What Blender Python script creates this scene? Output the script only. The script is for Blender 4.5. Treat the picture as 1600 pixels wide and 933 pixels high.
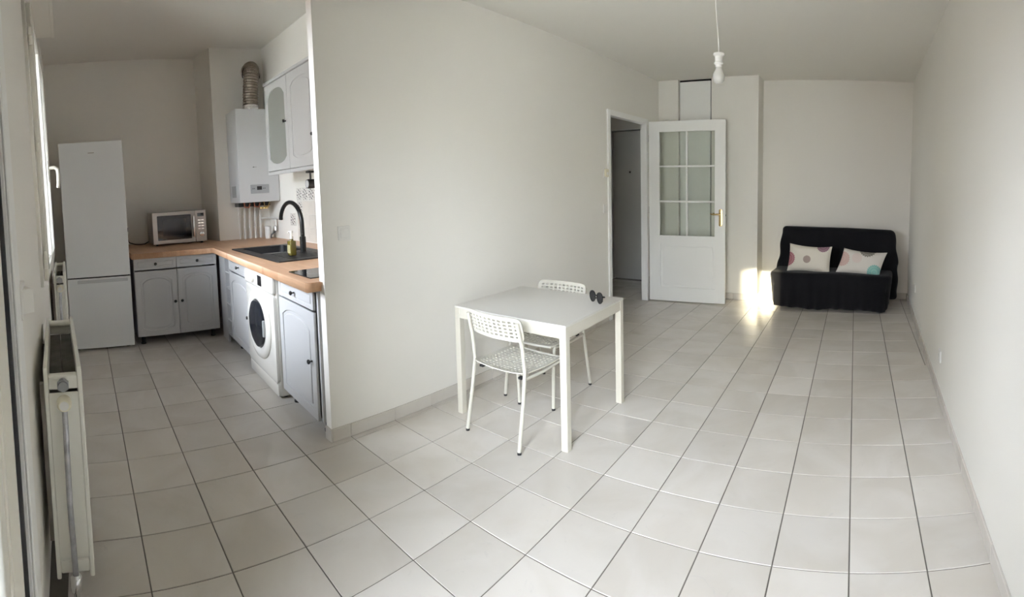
import bpy, bmesh, math, random
from mathutils import Vector, Matrix
random.seed(4)
D = bpy.data
SC = bpy.context.scene
COL = SC.collection
PI = math.pi
for o in list(D.objects):
    D.objects.remove(o)

# ---------------------------------------------------------------- camera (cylindrical panorama, 119 degrees wide)
F = 769.1          # pixels per radian, for a 1600 x 933 picture
HZ = 339.9         # picture row of the cylinder's horizon
YAW, PIT, ROL = -0.698, -0.067, 0.026
CZ = 1.432
cam_d = D.cameras.new('camera')
cam = D.objects.new('camera', cam_d)
COL.objects.link(cam)
SC.camera = cam
cam_d.type = 'PANO'
cam_d.panorama_type = 'CENTRAL_CYLINDRICAL'
cam_d.central_cylindrical_radius = 1.0
cam_d.central_cylindrical_range_u_min = -800 / F
cam_d.central_cylindrical_range_u_max = 800 / F
cam_d.central_cylindrical_range_v_min = -(933 - HZ) / F
cam_d.central_cylindrical_range_v_max = HZ / F
cam_d.clip_start = 0.01
cam_d.clip_end = 300
cy, sy = math.cos(YAW), math.sin(YAW)
c_, s_ = math.cos(PIT), math.sin(PIT)
cr, sr = math.cos(ROL), math.sin(ROL)
Rm = Matrix(((cy, sy, 0), (-sy, cy, 0), (0, 0, 1))) @ Matrix(((1, 0, 0), (0, c_, -s_), (0, s_, c_))) @ Matrix(((cr, 0, sr), (0, 1, 0), (-sr, 0, cr)))
X_, Y_, Z_ = Rm.col[0], Rm.col[1], Rm.col[2]
cam.matrix_world = Matrix(((X_[0], Z_[0], -Y_[0], 0), (X_[1], Z_[1], -Y_[1], 0), (X_[2], Z_[2], -Y_[2], CZ), (0, 0, 0, 1)))

# ---------------------------------------------------------------- sky, sun, exposure
SUN_EL = math.radians(16.7)
w = D.worlds.new('sky')
SC.world = w
w.use_nodes = True
nt = w.node_tree
nt.nodes.clear()
bg = nt.nodes.new('ShaderNodeBackground')
bg.inputs['Color'].default_value = (0.80, 0.835, 0.96, 1)
bg.inputs['Strength'].default_value = 6.0
wo = nt.nodes.new('ShaderNodeOutputWorld')
nt.links.new(bg.outputs[0], wo.inputs[0])
sl = D.lights.new('sun', 'SUN')
sl.energy = 6.0
sl.color = (1.0, 0.86, 0.62)
sl.angle = math.radians(1.1)
sun = D.objects.new('sun', sl)
COL.objects.link(sun)
sdir = Vector((-0.045, math.cos(SUN_EL), -math.sin(SUN_EL)))   # the way the light travels
sun.rotation_euler = sdir.to_track_quat('-Z', 'Y').to_euler()
sun.location = (-1, -5, 3)
SC.view_settings.view_transform = 'Standard'
SC.view_settings.look = 'None'
SC.view_settings.gamma = 1.0
SC.view_settings.use_curve_mapping = False
SC.view_settings.exposure = 3.03
SC.cycles.use_denoising = True
SC.cycles.max_bounces = 14
SC.cycles.diffuse_bounces = 10
SC.cycles.glossy_bounces = 5
SC.cycles.transparent_max_bounces = 16
SC.cycles.sample_clamp_indirect = 8.0
SC.cycles.caustics_reflective = False
SC.cycles.caustics_refractive = False

# the plane of the wall that holds the balcony door and the kitchen window: local x runs along it, y points into the room
WA = math.radians(1.8)
WM = Matrix.Translation((0, -0.161, 0)) @ Matrix.Rotation(WA, 4, 'Z')
DX0, DX1, DZ1 = -1.20, 0.12, 2.28      # balcony door opening
KX0, KX1, KZ0, KZ1 = -3.95, -2.60, 1.05, 2.52   # kitchen window opening


def portal(x0, x1, z0, z1, name):
    l = D.lights.new(name, 'AREA')
    l.shape = 'RECTANGLE'
    l.size = x1 - x0
    l.size_y = z1 - z0
    l.cycles.is_portal = True
    o = D.objects.new(name, l)
    COL.objects.link(o)
    o.matrix_world = WM @ Matrix.Translation(((x0 + x1) / 2, -0.32, (z0 + z1) / 2)) @ Matrix.Rotation(PI / 2, 4, 'X')
    return o


portal(DX0, DX1, 0.02, DZ1, 'door_daylight')
portal(KX0, KX1, KZ0, KZ1, 'window_daylight')


# ---------------------------------------------------------------- materials
def mat(name, col=(0.8, 0.8, 0.8), rough=0.5, metal=0.0, bump=0.0, bscale=60.0, var=0.0, vscale=3.0, spec=0.5, coat=0.0, sheen=0.0, col2=None, detail=3.0):
    m = D.materials.new(name)
    m.use_nodes = True
    n = m.node_tree.nodes
    L = m.node_tree.links
    b = n['Principled BSDF']
    b.inputs['Base Color'].default_value = (*col, 1)
    b.inputs['Roughness'].default_value = rough
    b.inputs['Metallic'].default_value = metal
    b.inputs['Specular IOR Level'].default_value = spec
    b.inputs['Coat Weight'].default_value = coat
    b.inputs['Sheen Weight'].default_value = sheen
    tc = n.new('ShaderNodeTexCoord')
    if var > 0 or col2:
        nz = n.new('ShaderNodeTexNoise')
        nz.inputs['Scale'].default_value = vscale
        nz.inputs['Detail'].default_value = detail
        L.new(tc.outputs['Object'], nz.inputs['Vector'])
        r = n.new('ShaderNodeValToRGB')
        r.color_ramp.elements[0].position = 0.35
        r.color_ramp.elements[1].position = 0.65
        c2 = col2 or tuple(x * (1 - var) for x in col)
        r.color_ramp.elements[0].color = (*c2, 1)
        r.color_ramp.elements[1].color = (*col, 1)
        L.new(nz.outputs['Fac'], r.inputs['Fac'])
        L.new(r.outputs['Color'], b.inputs['Base Color'])
    if bump > 0:
        nb = n.new('ShaderNodeTexNoise')
        nb.inputs['Scale'].default_value = bscale
        nb.inputs['Detail'].default_value = 3
        L.new(tc.outputs['Object'], nb.inputs['Vector'])
        bp = n.new('ShaderNodeBump')
        bp.inputs['Strength'].default_value = bump
        bp.inputs['Distance'].default_value = 0.01
        L.new(nb.outputs['Fac'], bp.inputs['Height'])
        L.new(bp.outputs['Normal'], b.inputs['Normal'])
    return m


def glass_mat(name, tint=(0.95, 0.97, 0.96), rough=0.0, ior=1.45, add=0.0):
    m = D.materials.new(name)
    m.use_nodes = True
    n = m.node_tree.nodes
    L = m.node_tree.links
    n.clear()
    t = n.new('ShaderNodeBsdfTransparent')
    t.inputs[0].default_value = (*tint, 1)
    g = n.new('ShaderNodeBsdfGlossy')
    g.inputs['Roughness'].default_value = rough
    f = n.new('ShaderNodeFresnel')
    f.inputs[0].default_value = ior
    mx = n.new('ShaderNodeMixShader')
    o = n.new('ShaderNodeOutputMaterial')
    L.new(f.outputs[0], mx.inputs[0])
    L.new(t.outputs[0], mx.inputs[1])
    L.new(g.outputs[0], mx.inputs[2])
    L.new(mx.outputs[0], o.inputs[0])
    return m


M = {}
M['wall'] = mat('wall_paint', (0.785, 0.768, 0.722), 0.75, bump=0.06, bscale=220, var=0.015, vscale=1.3, spec=0.3)
M['ceiling'] = mat('ceiling_paint', (0.76, 0.745, 0.70), 0.85, bump=0.08, bscale=160, spec=0.2)
M['trim'] = mat('trim_paint', (0.83, 0.83, 0.81), 0.4, spec=0.4)
M['doorwhite'] = mat('door_paint', (0.82, 0.82, 0.80), 0.35, spec=0.45)
M['darkgap'] = mat('dark_gap', (0.02, 0.02, 0.02), 0.8)
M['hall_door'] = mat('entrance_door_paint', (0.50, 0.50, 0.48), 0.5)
M['grout'] = mat('grout', (0.17, 0.155, 0.135), 0.95, bump=0.3, bscale=150, var=0.2, vscale=4)
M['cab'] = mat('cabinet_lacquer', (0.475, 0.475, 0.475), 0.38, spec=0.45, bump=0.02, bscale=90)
M['cab_in'] = mat('cabinet_inside', (0.55, 0.56, 0.57), 0.6)
M['fridge'] = mat('fridge_enamel', (0.74, 0.755, 0.76), 0.28, spec=0.5, bump=0.015, bscale=300)
M['enamel'] = mat('washer_enamel', (0.68, 0.66, 0.61), 0.25, spec=0.5)
M['boiler'] = mat('boiler_enamel', (0.56, 0.57, 0.58), 0.32)
M['grey_plastic'] = mat('grey_plastic', (0.33, 0.34, 0.35), 0.45)
M['white_plastic'] = mat('white_plastic', (0.72, 0.71, 0.68), 0.4)
M['cream_plastic'] = mat('cream_plastic', (0.74, 0.70, 0.55), 0.45)
M['black_plastic'] = mat('black_plastic', (0.012, 0.012, 0.013), 0.35)
M['black_rubber'] = mat('black_rubber', (0.02, 0.02, 0.02), 0.8)
M['black_glass'] = mat('black_glass', (0.006, 0.006, 0.008), 0.06, spec=0.6)
M['smoke'] = mat('smoked_window', (0.015, 0.017, 0.022), 0.08, spec=0.6)
M['sink'] = mat('black_composite', (0.014, 0.014, 0.015), 0.42, bump=0.08, bscale=600, var=0.3, vscale=300)
M['tap'] = mat('matt_black_metal', (0.012, 0.012, 0.012), 0.3, metal=0.2)
M['steel'] = mat('brushed_steel', (0.40, 0.375, 0.35), 0.36, metal=0.85, bump=0.02, bscale=200)
M['chrome'] = mat('chrome', (0.75, 0.75, 0.75), 0.12, metal=1.0)
M['worn_pipe'] = mat('worn_steel_pipe', (0.50, 0.50, 0.52), 0.38, metal=0.7, var=0.35, vscale=18)
M['foil'] = mat('crinkled_foil', (0.34, 0.29, 0.235), 0.38, metal=0.85, bump=0.9, bscale=45, var=0.35, vscale=22)
M['foil_tape'] = mat('foil_tape', (0.85, 0.85, 0.85), 0.25, metal=1.0, bump=0.9, bscale=70)
M['brass'] = mat('brass', (0.60, 0.44, 0.20), 0.22, metal=1.0)
M['copper'] = mat('copper', (0.42, 0.16, 0.10), 0.4, metal=0.6)
M['radiator'] = mat('radiator_paint', (0.80, 0.795, 0.73), 0.35, spec=0.45, var=0.03, vscale=5)
M['rad_in'] = mat('radiator_inside', (0.20, 0.19, 0.17), 0.7, var=0.4, vscale=9)
M['upvc'] = mat('window_frame_white', (0.83, 0.81, 0.74), 0.35)
M['gasket'] = mat('door_gasket', (0.01, 0.01, 0.012), 0.6)
M['alu'] = mat('anodised_track', (0.42, 0.44, 0.46), 0.35, metal=0.5)
M['metal_white'] = mat('white_powder_coat', (0.58, 0.555, 0.48), 0.35, spec=0.45)
M['tabletop'] = mat('white_laminate', (0.61, 0.595, 0.555), 0.33, spec=0.5)
M['chair_white'] = mat('chair_white', (0.55, 0.53, 0.465), 0.4)
M['sofa'] = mat('black_fabric', (0.0075, 0.0075, 0.0095), 0.9, bump=0.25, bscale=350, sheen=0.12, var=0.25, vscale=6, spec=0.2)
M['bulb'] = mat('opal_bulb', (0.55, 0.54, 0.50), 0.25)
M['glass'] = glass_mat('clear_glass')
M['glass_old'] = glass_mat('slightly_dull_glass', (0.93, 0.95, 0.93), 0.02)
M['frost'] = mat('frosted_grey_glass', (0.27, 0.28, 0.26), 0.18, spec=0.5, bump=0.05, bscale=160)
M['soap'] = mat('olive_liquid_soap', (0.13, 0.105, 0.02), 0.12, spec=0.6)
M['label'] = mat('soap_label', (0.40, 0.37, 0.22), 0.5, var=0.6, vscale=70, col2=(0.30, 0.26, 0.12))
M['concrete'] = mat('concrete', (0.45, 0.44, 0.42), 0.9, bump=0.2, bscale=20, var=0.15)
M['render'] = mat('sun_slot_render', (0.56, 0.53, 0.46), 0.9, var=0.06, vscale=0.6)  # skin of the unseen slotted mass added to shape the daylight
M['blocker'] = mat('dark_blocker_skin', (0.20, 0.165, 0.14), 0.9, var=0.2, vscale=1.5)  # dark skin of the unseen mass added to cut low daylight
M['ground'] = mat('street_ground', (0.22, 0.23, 0.21), 0.95, var=0.3, vscale=0.3)
M['splash'] = mat('splash_tile', (0.72, 0.68, 0.62), 0.22, var=0.05, vscale=6)
M['lampblack'] = mat('lamp_black', (0.02, 0.02, 0.02), 0.3)
M['lens'] = mat('lamp_lens', (0.55, 0.55, 0.55), 0.15, spec=0.7)
M['sunglass'] = mat('sunglass_black', (0.008, 0.008, 0.009), 0.15, spec=0.6)


def tile_material():
    m = mat('floor_tile', (0.70, 0.665, 0.62), 0.2, spec=0.5)
    n = m.node_tree.nodes
    L = m.node_tree.links
    b = n['Principled BSDF']
    g = n.new('ShaderNodeNewGeometry')
    oi = n.new('ShaderNodeObjectInfo')
    ad = n.new('ShaderNodeVectorMath'); ad.operation = 'SCALE'
    cmb = n.new('ShaderNodeCombineXYZ')
    L.new(oi.outputs['Random'], cmb.inputs[0]); L.new(oi.outputs['Random'], cmb.inputs[2])
    L.new(cmb.outputs[0], ad.inputs[0]); ad.inputs['Scale'].default_value = 40
    a2 = n.new('ShaderNodeVectorMath'); a2.operation = 'ADD'
    L.new(g.outputs['Position'], a2.inputs[0]); L.new(ad.outputs[0], a2.inputs[1])
    n1 = n.new('ShaderNodeTexNoise'); n1.inputs['Scale'].default_value = 2.2; n1.inputs['Detail'].default_value = 4; n1.inputs['Distortion'].default_value = 1.0
    L.new(a2.outputs[0], n1.inputs['Vector'])
    r1 = n.new('ShaderNodeValToRGB')
    r1.color_ramp.elements[0].position = 0.38; r1.color_ramp.elements[0].color = (0.60, 0.565, 0.51, 1)
    r1.color_ramp.elements[1].position = 0.62; r1.color_ramp.elements[1].color = (0.655, 0.625, 0.58, 1)
    L.new(n1.outputs['Fac'], r1.inputs['Fac'])
    # sparse grey-blue veins
    n2 = n.new('ShaderNodeTexNoise'); n2.inputs['Scale'].default_value = 9; n2.inputs['Detail'].default_value = 5; n2.inputs['Distortion'].default_value = 2.5; n2.inputs['Roughness'].default_value = 0.7
    L.new(a2.outputs[0], n2.inputs['Vector'])
    r2 = n.new('ShaderNodeValToRGB')
    r2.color_ramp.elements[0].position = 0.62; r2.color_ramp.elements[0].color = (0, 0, 0, 1)
    r2.color_ramp.elements[1].position = 0.78; r2.color_ramp.elements[1].color = (0.55, 0.55, 0.55, 1)
    L.new(n2.outputs['Fac'], r2.inputs['Fac'])
    mx = n.new('ShaderNodeMix'); mx.data_type = 'RGBA'
    L.new(r2.outputs['Color'], mx.inputs['Factor'])
    L.new(r1.outputs['Color'], mx.inputs[6])
    mx.inputs[7].default_value = (0.50, 0.49, 0.47, 1)
    hs = n.new('ShaderNodeHueSaturation')
    mr = n.new('ShaderNodeMapRange'); mr.inputs[3].default_value = 0.95; mr.inputs[4].default_value = 1.04
    L.new(oi.outputs['Random'], mr.inputs[0]); L.new(mr.outputs[0], hs.inputs['Value'])
    L.new(mx.outputs[2], hs.inputs['Color'])
    L.new(hs.outputs[0], b.inputs['Base Color'])
    rr = n.new('ShaderNodeMapRange'); rr.inputs[3].default_value = 0.16; rr.inputs[4].default_value = 0.28
    L.new(n1.outputs['Fac'], rr.inputs[0]); L.new(rr.outputs[0], b.inputs['Roughness'])
    nb = n.new('ShaderNodeTexNoise'); nb.inputs['Scale'].default_value = 25
    L.new(g.outputs['Position'], nb.inputs['Vector'])
    bp = n.new('ShaderNodeBump'); bp.inputs['Strength'].default_value = 0.05; bp.inputs['Distance'].default_value = 0.01
    L.new(nb.outputs['Fac'], bp.inputs['Height']); L.new(bp.outputs[0], b.inputs['Normal'])
    return m


M['tile'] = tile_material()


def wood_material():
    m = mat('beech_block_worktop', (0.5, 0.3, 0.18), 0.38, spec=0.45)
    n = m.node_tree.nodes; L = m.node_tree.links
    b = n['Principled BSDF']
    tc = n.new('ShaderNodeTexCoord')
    mp = n.new('ShaderNodeMapping')
    L.new(tc.outputs['Object'], mp.inputs[0])
    br = n.new('ShaderNodeTexBrick')
    br.inputs['Color1'].default_value = (0.54, 0.31, 0.175, 1)
    br.inputs['Color2'].default_value = (0.62, 0.385, 0.235, 1)
    br.inputs['Mortar'].default_value = (0.50, 0.27, 0.15, 1)
    br.inputs['Scale'].default_value = 1.0
    br.inputs['Mortar Size'].default_value = 0.001
    br.inputs['Brick Width'].default_value = 0.45
    br.inputs['Row Height'].default_value = 0.045
    L.new(mp.outputs[0], br.inputs['Vector'])
    nz = n.new('ShaderNodeTexNoise'); nz.inputs['Scale'].default_value = 3
    mp2 = n.new('ShaderNodeMapping'); mp2.inputs['Scale'].default_value = (1.5, 22, 22)
    L.new(tc.outputs['Object'], mp2.inputs[0]); L.new(mp2.outputs[0], nz.inputs['Vector'])
    nz.inputs['Detail'].default_value = 5
    mr = n.new('ShaderNodeMapRange'); mr.inputs[3].default_value = 0.82; mr.inputs[4].default_value = 1.15
    L.new(nz.outputs['Fac'], mr.inputs[0])
    hs = n.new('ShaderNodeHueSaturation')
    L.new(mr.outputs[0], hs.inputs['Value']); L.new(br.outputs['Color'], hs.inputs['Color'])
    L.new(hs.outputs[0], b.inputs['Base Color'])
    return m


M['wood'] = wood_material()


def motif_material(name):
    """cream glazed tile printed with a small black lattice flower"""
    m = mat(name, (0.72, 0.70, 0.66), 0.22)
    n = m.node_tree.nodes; L = m.node_tree.links
    b = n['Principled BSDF']
    tc = n.new('ShaderNodeTexCoord')
    sp = n.new('ShaderNodeSeparateXYZ')
    L.new(tc.outputs['Object'], sp.inputs[0])

    def mth(op, a, b_=None, c=None):
        k = n.new('ShaderNodeMath'); k.operation = op
        for i, v in enumerate((a, b_, c)):
            if v is None:
                continue
            if isinstance(v, (int, float)):
                k.inputs[i].default_value = v
            else:
                L.new(v, k.inputs[i])
        return k.outputs[0]
    x, z = sp.outputs[0], sp.outputs[2]
    ax, az = mth('ABSOLUTE', x), mth('ABSOLUTE', z)
    dia = mth('ADD', ax, az)
    wv = mth('SINE', mth('MULTIPLY', dia, 150))
    ang = mth('ARCTAN2', x, z)
    rad = mth('SQRT', mth('ADD', mth('MULTIPLY', x, x), mth('MULTIPLY', z, z)))
    pet = mth('SINE', mth('ADD', mth('MULTIPLY', ang, 8), mth('MULTIPLY', rad, 70)))
    s = mth('ADD', wv, pet)
    on = mth('GREATER_THAN', s, 0.65)
    edge = mth('LESS_THAN', mth('MAXIMUM', ax, az), 0.058)
    f = mth('MULTIPLY', on, edge)
    mx = n.new('ShaderNodeMix'); mx.data_type = 'RGBA'
    L.new(f, mx.inputs['Factor'])
    mx.inputs[6].default_value = (0.72, 0.70, 0.66, 1)
    mx.inputs[7].default_value = (0.05, 0.05, 0.055, 1)
    L.new(mx.outputs[2], b.inputs['Base Color'])
    return m


M['motif'] = motif_material('patterned_tile')


def pillow_material(name, base, discs):
    """discs: (x, y, radius, colour) of printed dahlia rounds, in the cushion's own flat coordinates"""
    m = mat(name, base, 0.85, bump=0.15, bscale=300)
    n = m.node_tree.nodes; L = m.node_tree.links
    b = n['Principled BSDF']
    tc = n.new('ShaderNodeTexCoord')
    prev = None
    for (dx, dz, r, colr) in discs:
        v = n.new('ShaderNodeVectorMath'); v.operation = 'SUBTRACT'
        v.inputs[1].default_value = (dx, 0, dz)
        L.new(tc.outputs['Object'], v.inputs[0])
        sp = n.new('ShaderNodeSeparateXYZ'); L.new(v.outputs[0], sp.inputs[0])

        def mth(op, a, b_=None):
            k = n.new('ShaderNodeMath'); k.operation = op
            for i, q in enumerate((a, b_)):
                if q is None:
                    continue
                if isinstance(q, (int, float)):
                    k.inputs[i].default_value = q
                else:
                    L.new(q, k.inputs[i])
            return k.outputs[0]
        x, z = sp.outputs[0], sp.outputs[2]
        rad = mth('SQRT', mth('ADD', mth('MULTIPLY', x, x), mth('MULTIPLY', z, z)))
        ang = mth('ARCTAN2', x, z)
        wob = mth('MULTIPLY', mth('SINE', mth('MULTIPLY', ang, 22)), r * 0.06)
        inside = mth('LESS_THAN', mth('ADD', rad, wob), r * 0.95)
        rings = mth('ABSOLUTE', mth('SINE', mth('ADD', mth('MULTIPLY', rad, 9.0 / r), mth('MULTIPLY', mth('SINE', mth('MULTIPLY', ang, 16)), 0.6))))
        f = mth('MULTIPLY', inside, mth('ADD', mth('MULTIPLY', rings, 0.35), 0.65))
        mx = n.new('ShaderNodeMix'); mx.data_type = 'RGBA'
        L.new(f, mx.inputs['Factor'])
        if prev is None:
            mx.inputs[6].default_value = (*base, 1)
        else:
            L.new(prev, mx.inputs[6])
        mx.inputs[7].default_value = (*colr, 1)
        prev = mx.outputs[2]
    L.new(prev, b.inputs['Base Color'])
    return m


# ---------------------------------------------------------------- mesh helpers
class MB:
    def __init__(self):
        self.bm = bmesh.new()

    def box(self, x0, x1, y0, y1, z0, z1, bev=0.0, seg=2, m=None):
        b2 = bmesh.new()
        r = bmesh.ops.create_cube(b2, size=1)
        bmesh.ops.scale(b2, vec=(abs(x1 - x0), abs(y1 - y0), abs(z1 - z0)), verts=b2.verts)
        if bev > 0:
            bmesh.ops.bevel(b2, geom=list(b2.edges), offset=bev, segments=seg, affect='EDGES', profile=0.5)
        bmesh.ops.translate(b2, vec=((x0 + x1) / 2, (y0 + y1) / 2, (z0 + z1) / 2), verts=b2.verts)
        self._add(b2, m)
        return self

    def cyl(self, p0, p1, r, r2=None, n=16, m=None, caps=True):
        p0, p1 = Vector(p0), Vector(p1)
        d = p1 - p0
        b2 = bmesh.new()
        bmesh.ops.create_cone(b2, cap_ends=caps, segments=n, radius1=r, radius2=r if r2 is None else r2, depth=d.length)
        q = d.to_track_quat('Z', 'Y').to_matrix().to_4x4()
        bmesh.ops.transform(b2, matrix=Matrix.Translation((p0 + p1) / 2) @ q, verts=b2.verts)
        self._add(b2, m)
        return self

    def lathe(self, prof, n=24, base=(0, 0, 0), axis='Z', m=None):
        """prof: (radius, height) pairs"""
        b2 = bmesh.new()
        rings = []
        for r, h in prof:
            ring = []
            for k in range(n):
                a = 2 * PI * k / n
                ring.append(b2.verts.new((r * math.cos(a), r * math.sin(a), h)))
            rings.append(ring)
        for a, b in zip(rings, rings[1:]):
            for k in range(n):
                b2.faces.new((a[k], a[(k + 1) % n], b[(k + 1) % n], b[k]))
        b2.faces.new(rings[0][::-1])
        b2.faces.new(rings[-1])
        R = {'Z': Matrix.Identity(4), 'Y': Matrix.Rotation(PI / 2, 4, 'X'), 'X': Matrix.Rotation(PI / 2, 4, 'Y')}[axis]
        bmesh.ops.transform(b2, matrix=Matrix.Translation(base) @ R, verts=b2.verts)
        self._add(b2, m)
        return self

    def tube(self, pts, r, n=12, m=None, closed=False):
        pts = [Vector(p) for p in pts]
        b2 = bmesh.new()
        rings = []
        N = len(pts)
        up = None
        rr = r if isinstance(r, (list, tuple)) else [r] * N
        for i, p in enumerate(pts):
            if closed:
                t = (pts[(i + 1) % N] - pts[i - 1]).normalized()
            elif i == 0:
                t = (pts[1] - p).normalized()
            elif i == N - 1:
                t = (p - pts[i - 1]).normalized()
            else:
                t = ((pts[i + 1] - p).normalized() + (p - pts[i - 1]).normalized()).normalized()
            if up is None:
                up = t.orthogonal().normalized()
            up = (up - t * up.dot(t)).normalized()
            s = t.cross(up)
            rings.append([b2.verts.new(p + (up * math.cos(2 * PI * k / n) + s * math.sin(2 * PI * k / n)) * rr[i]) for k in range(n)])
        prs = list(zip(rings, rings[1:]))
        if closed:
            prs.append((rings[-1], rings[0]))
        for a, b in prs:
            for k in range(n):
                b2.faces.new((a[k], a[(k + 1) % n], b[(k + 1) % n], b[k]))
        if not closed:
            b2.faces.new(rings[0][::-1])
            b2.faces.new(rings[-1])
        self._add(b2, m)
        return self

    def prism(self, poly, z0, z1, m=None):
        b2 = bmesh.new()
        lo = [b2.verts.new((x, y, z0)) for x, y in poly]
        hi = [b2.verts.new((x, y, z1)) for x, y in poly]
        b2.faces.new(lo[::-1])
        b2.faces.new(hi)
        k = len(poly)
        for i in range(k):
            b2.faces.new((lo[i], lo[(i + 1) % k], hi[(i + 1) % k], hi[i]))
        self._add(b2, m)
        return self

    def plate(self, outlines, y0, y1, bev=0.0, m=None):
        """flat plate in the x-z plane from 2D outlines (first is the rim, others are holes), from depth y0 to y1"""
        cu = D.curves.new('t', 'CURVE')
        cu.dimensions = '2D'
        cu.fill_mode = 'BOTH'
        for pts in outlines:
            s = cu.splines.new('POLY')
            s.points.add(len(pts) - 1)
            for i, (x, z) in enumerate(pts):
                s.points[i].co = (x, z, 0, 1)
            s.use_cyclic_u = True
        cu.extrude = max(abs(y1 - y0) / 2 - bev, 0.0001)
        cu.bevel_depth = bev
        cu.bevel_resolution = 1
        cu.offset = -bev
        o = D.objects.new('t', cu)
        me = D.meshes.new_from_object(o)
        b2 = bmesh.new()
        b2.from_mesh(me)
        bmesh.ops.transform(b2, matrix=Matrix.Translation((0, (y0 + y1) / 2, 0)) @ Matrix.Rotation(PI / 2, 4, 'X'), verts=b2.verts)
        D.objects.remove(o)
        D.curves.remove(cu)
        D.meshes.remove(me)
        bmesh.ops.remove_doubles(b2, verts=b2.verts, dist=1e-6)
        self._add(b2, m)
        return self

    def _add(self, b2, m=None):
        if m is not None:
            bmesh.ops.transform(b2, matrix=m, verts=b2.verts)
        me = D.meshes.new('t')
        b2.to_mesh(me)
        b2.free()
        self.bm.from_mesh(me)
        D.meshes.remove(me)

    def xf(self, m):
        bmesh.ops.transform(self.bm, matrix=m, verts=self.bm.verts)
        return self

    def build(self, name, material, parent=None, smooth=False, loc=None):
        bmesh.ops.recalc_face_normals(self.bm, faces=self.bm.faces)
        me = D.meshes.new(name)
        self.bm.to_mesh(me)
        self.bm.free()
        me.materials.append(M[material] if isinstance(material, str) else material)
        if smooth:
            me.polygons.foreach_set('use_smooth', [True] * len(me.polygons))
            try:
                me.set_sharp_from_angle(angle=math.radians(40))
            except Exception:
                pass
        o = D.objects.new(name, me)
        COL.objects.link(o)
        if parent:
            o.parent = parent
        if loc:
            o.location = loc
        return o


def tag(o, label=None, cat=None, group=None, kind=None):
    if label: o['label'] = label
    if cat: o['category'] = cat
    if group: o['group'] = group
    if kind: o['kind'] = kind
    return o


def empty(name, loc=(0, 0, 0), rz=0.0, **k):
    o = D.objects.new(name, None)
    o.empty_display_size = 0.1
    COL.objects.link(o)
    o.location = loc
    o.rotation_euler = (0, 0, rz)
    return tag(o, **k)


def copy_tree(o, parent=None):
    c = o.copy()
    COL.objects.link(c)
    c.parent = parent
    for ch in list(o.children):
        copy_tree(ch, c)
    return c


def arc(cx, cz, r, a0, a1, n):
    return [(cx + r * math.cos(a0 + (a1 - a0) * i / n), cz + r * math.sin(a0 + (a1 - a0) * i / n)) for i in range(n + 1)]


def rrect(x0, x1, z0, z1, r, n=4):
    return arc(x1 - r, z0 + r, r, -PI / 2, 0, n) + arc(x1 - r, z1 - r, r, 0, PI / 2, n) + arc(x0 + r, z1 - r, r, PI / 2, PI, n) + arc(x0 + r, z0 + r, r, PI, 1.5 * PI, n)


def arched(x0, x1, z0, z1, top=0.05, bot=0.0, n=10):
    """panel outline whose top (and bottom) edge swells outward in a shallow arch with square shoulders"""
    w_ = x1 - x0
    sh = w_ * 0.10
    pts = []
    if bot > 0:
        pts.append((x0, z0 + bot))
        pts += [(x0 + sh * 0.4 + (w_ - 0.8 * sh) * i / n, z0 + bot - bot * (1 - (2 * i / n - 1) ** 2) ** 0.5) for i in range(1, n)]
        pts.append((x1, z0 + bot))
    else:
        pts += [(x0, z0), (x1, z0)]
    if top > 0:
        pts.append((x1, z1 - top))
        pts += [(x1 - sh * 0.4 - (w_ - 0.8 * sh) * i / n, z1 - top + top * (1 - (2 * i / n - 1) ** 2) ** 0.5) for i in range(1, n)]
        pts.append((x0, z1 - top))
    else:
        pts += [(x1, z1), (x0, z1)]
    return pts


def shrink(pts, d):
    cx = sum(p[0] for p in pts) / len(pts)
    x0, x1 = min(p[0] for p in pts), max(p[0] for p in pts)
    z0, z1 = min(p[1] for p in pts), max(p[1] for p in pts)
    cx, cz = (x0 + x1) / 2, (z0 + z1) / 2
    kx, kz = 1 - 2 * d / (x1 - x0), 1 - 2 * d / (z1 - z0)
    return [(cx + (x - cx) * kx, cz + (z - cz) * kz) for x, z in pts]


def rect(x0, x1, z0, z1):
    return [(x0, z0), (x1, z0), (x1, z1), (x0, z1)]


# ---------------------------------------------------------------- the room
CL, CK = 2.69, 3.15           # ceiling of the living room, of the kitchen
PY0 = 1.28
PX, PXB, PXT = -2.43, -2.49, -2.475        # the two faces of the partition
KBX, KWY = -5.95, 2.20        # kitchen end wall, wall behind the worktop run
BLX, BLY = -5.50, 1.56        # duct casing in the kitchen corner
FY = 6.10                     # far wall
AY, AX = 5.78, -1.16          # cupboard wall and its corner
HY, HX = 6.40, -4.0           # entrance hall
OY0, OY1, OZ = 4.46, 5.37, 2.13   # doorway in the partition


def rwx(y):
    return 0.50 + 0.03 * y


def struct(name, mb, m, **k):
    return tag(mb.build(name, m), kind='structure', **k)


floor = struct('floor', MB().box(-6.1, 0.9, -0.34, 6.6, -0.15, -0.0035), 'grout', label='grouted floor slab under the cream ceramic tiles')

# floor tiles, one by one
XL = [-6.05, -5.705, -5.37, -5.035, -4.70, -4.364, -4.029, -3.694, -3.361, -3.031, -2.706, -2.383, -2.069, -1.760, -1.453, -1.153, -0.858, -0.567, -0.279, 0.009, 0.300, 0.59, 0.9]
YL = [-0.46, -0.15, 0.160, 0.473, 0.783, 1.090, 1.403, 1.722, 2.019, 2.318, 2.616, 2.913, 3.213, 3.514, 3.816, 4.122, 4.427, 4.733, 5.040, 5.35, 5.66, 5.97, 6.28, 6.6]
regions = [(KBX, PXB, -0.335, 1.55), (PX, 0.9, 1.26, FY), (PXB, 0.9, -0.155, 1.26), (HX, PX, 4.2, HY)]
cache = {}
G = 0.0026


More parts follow.
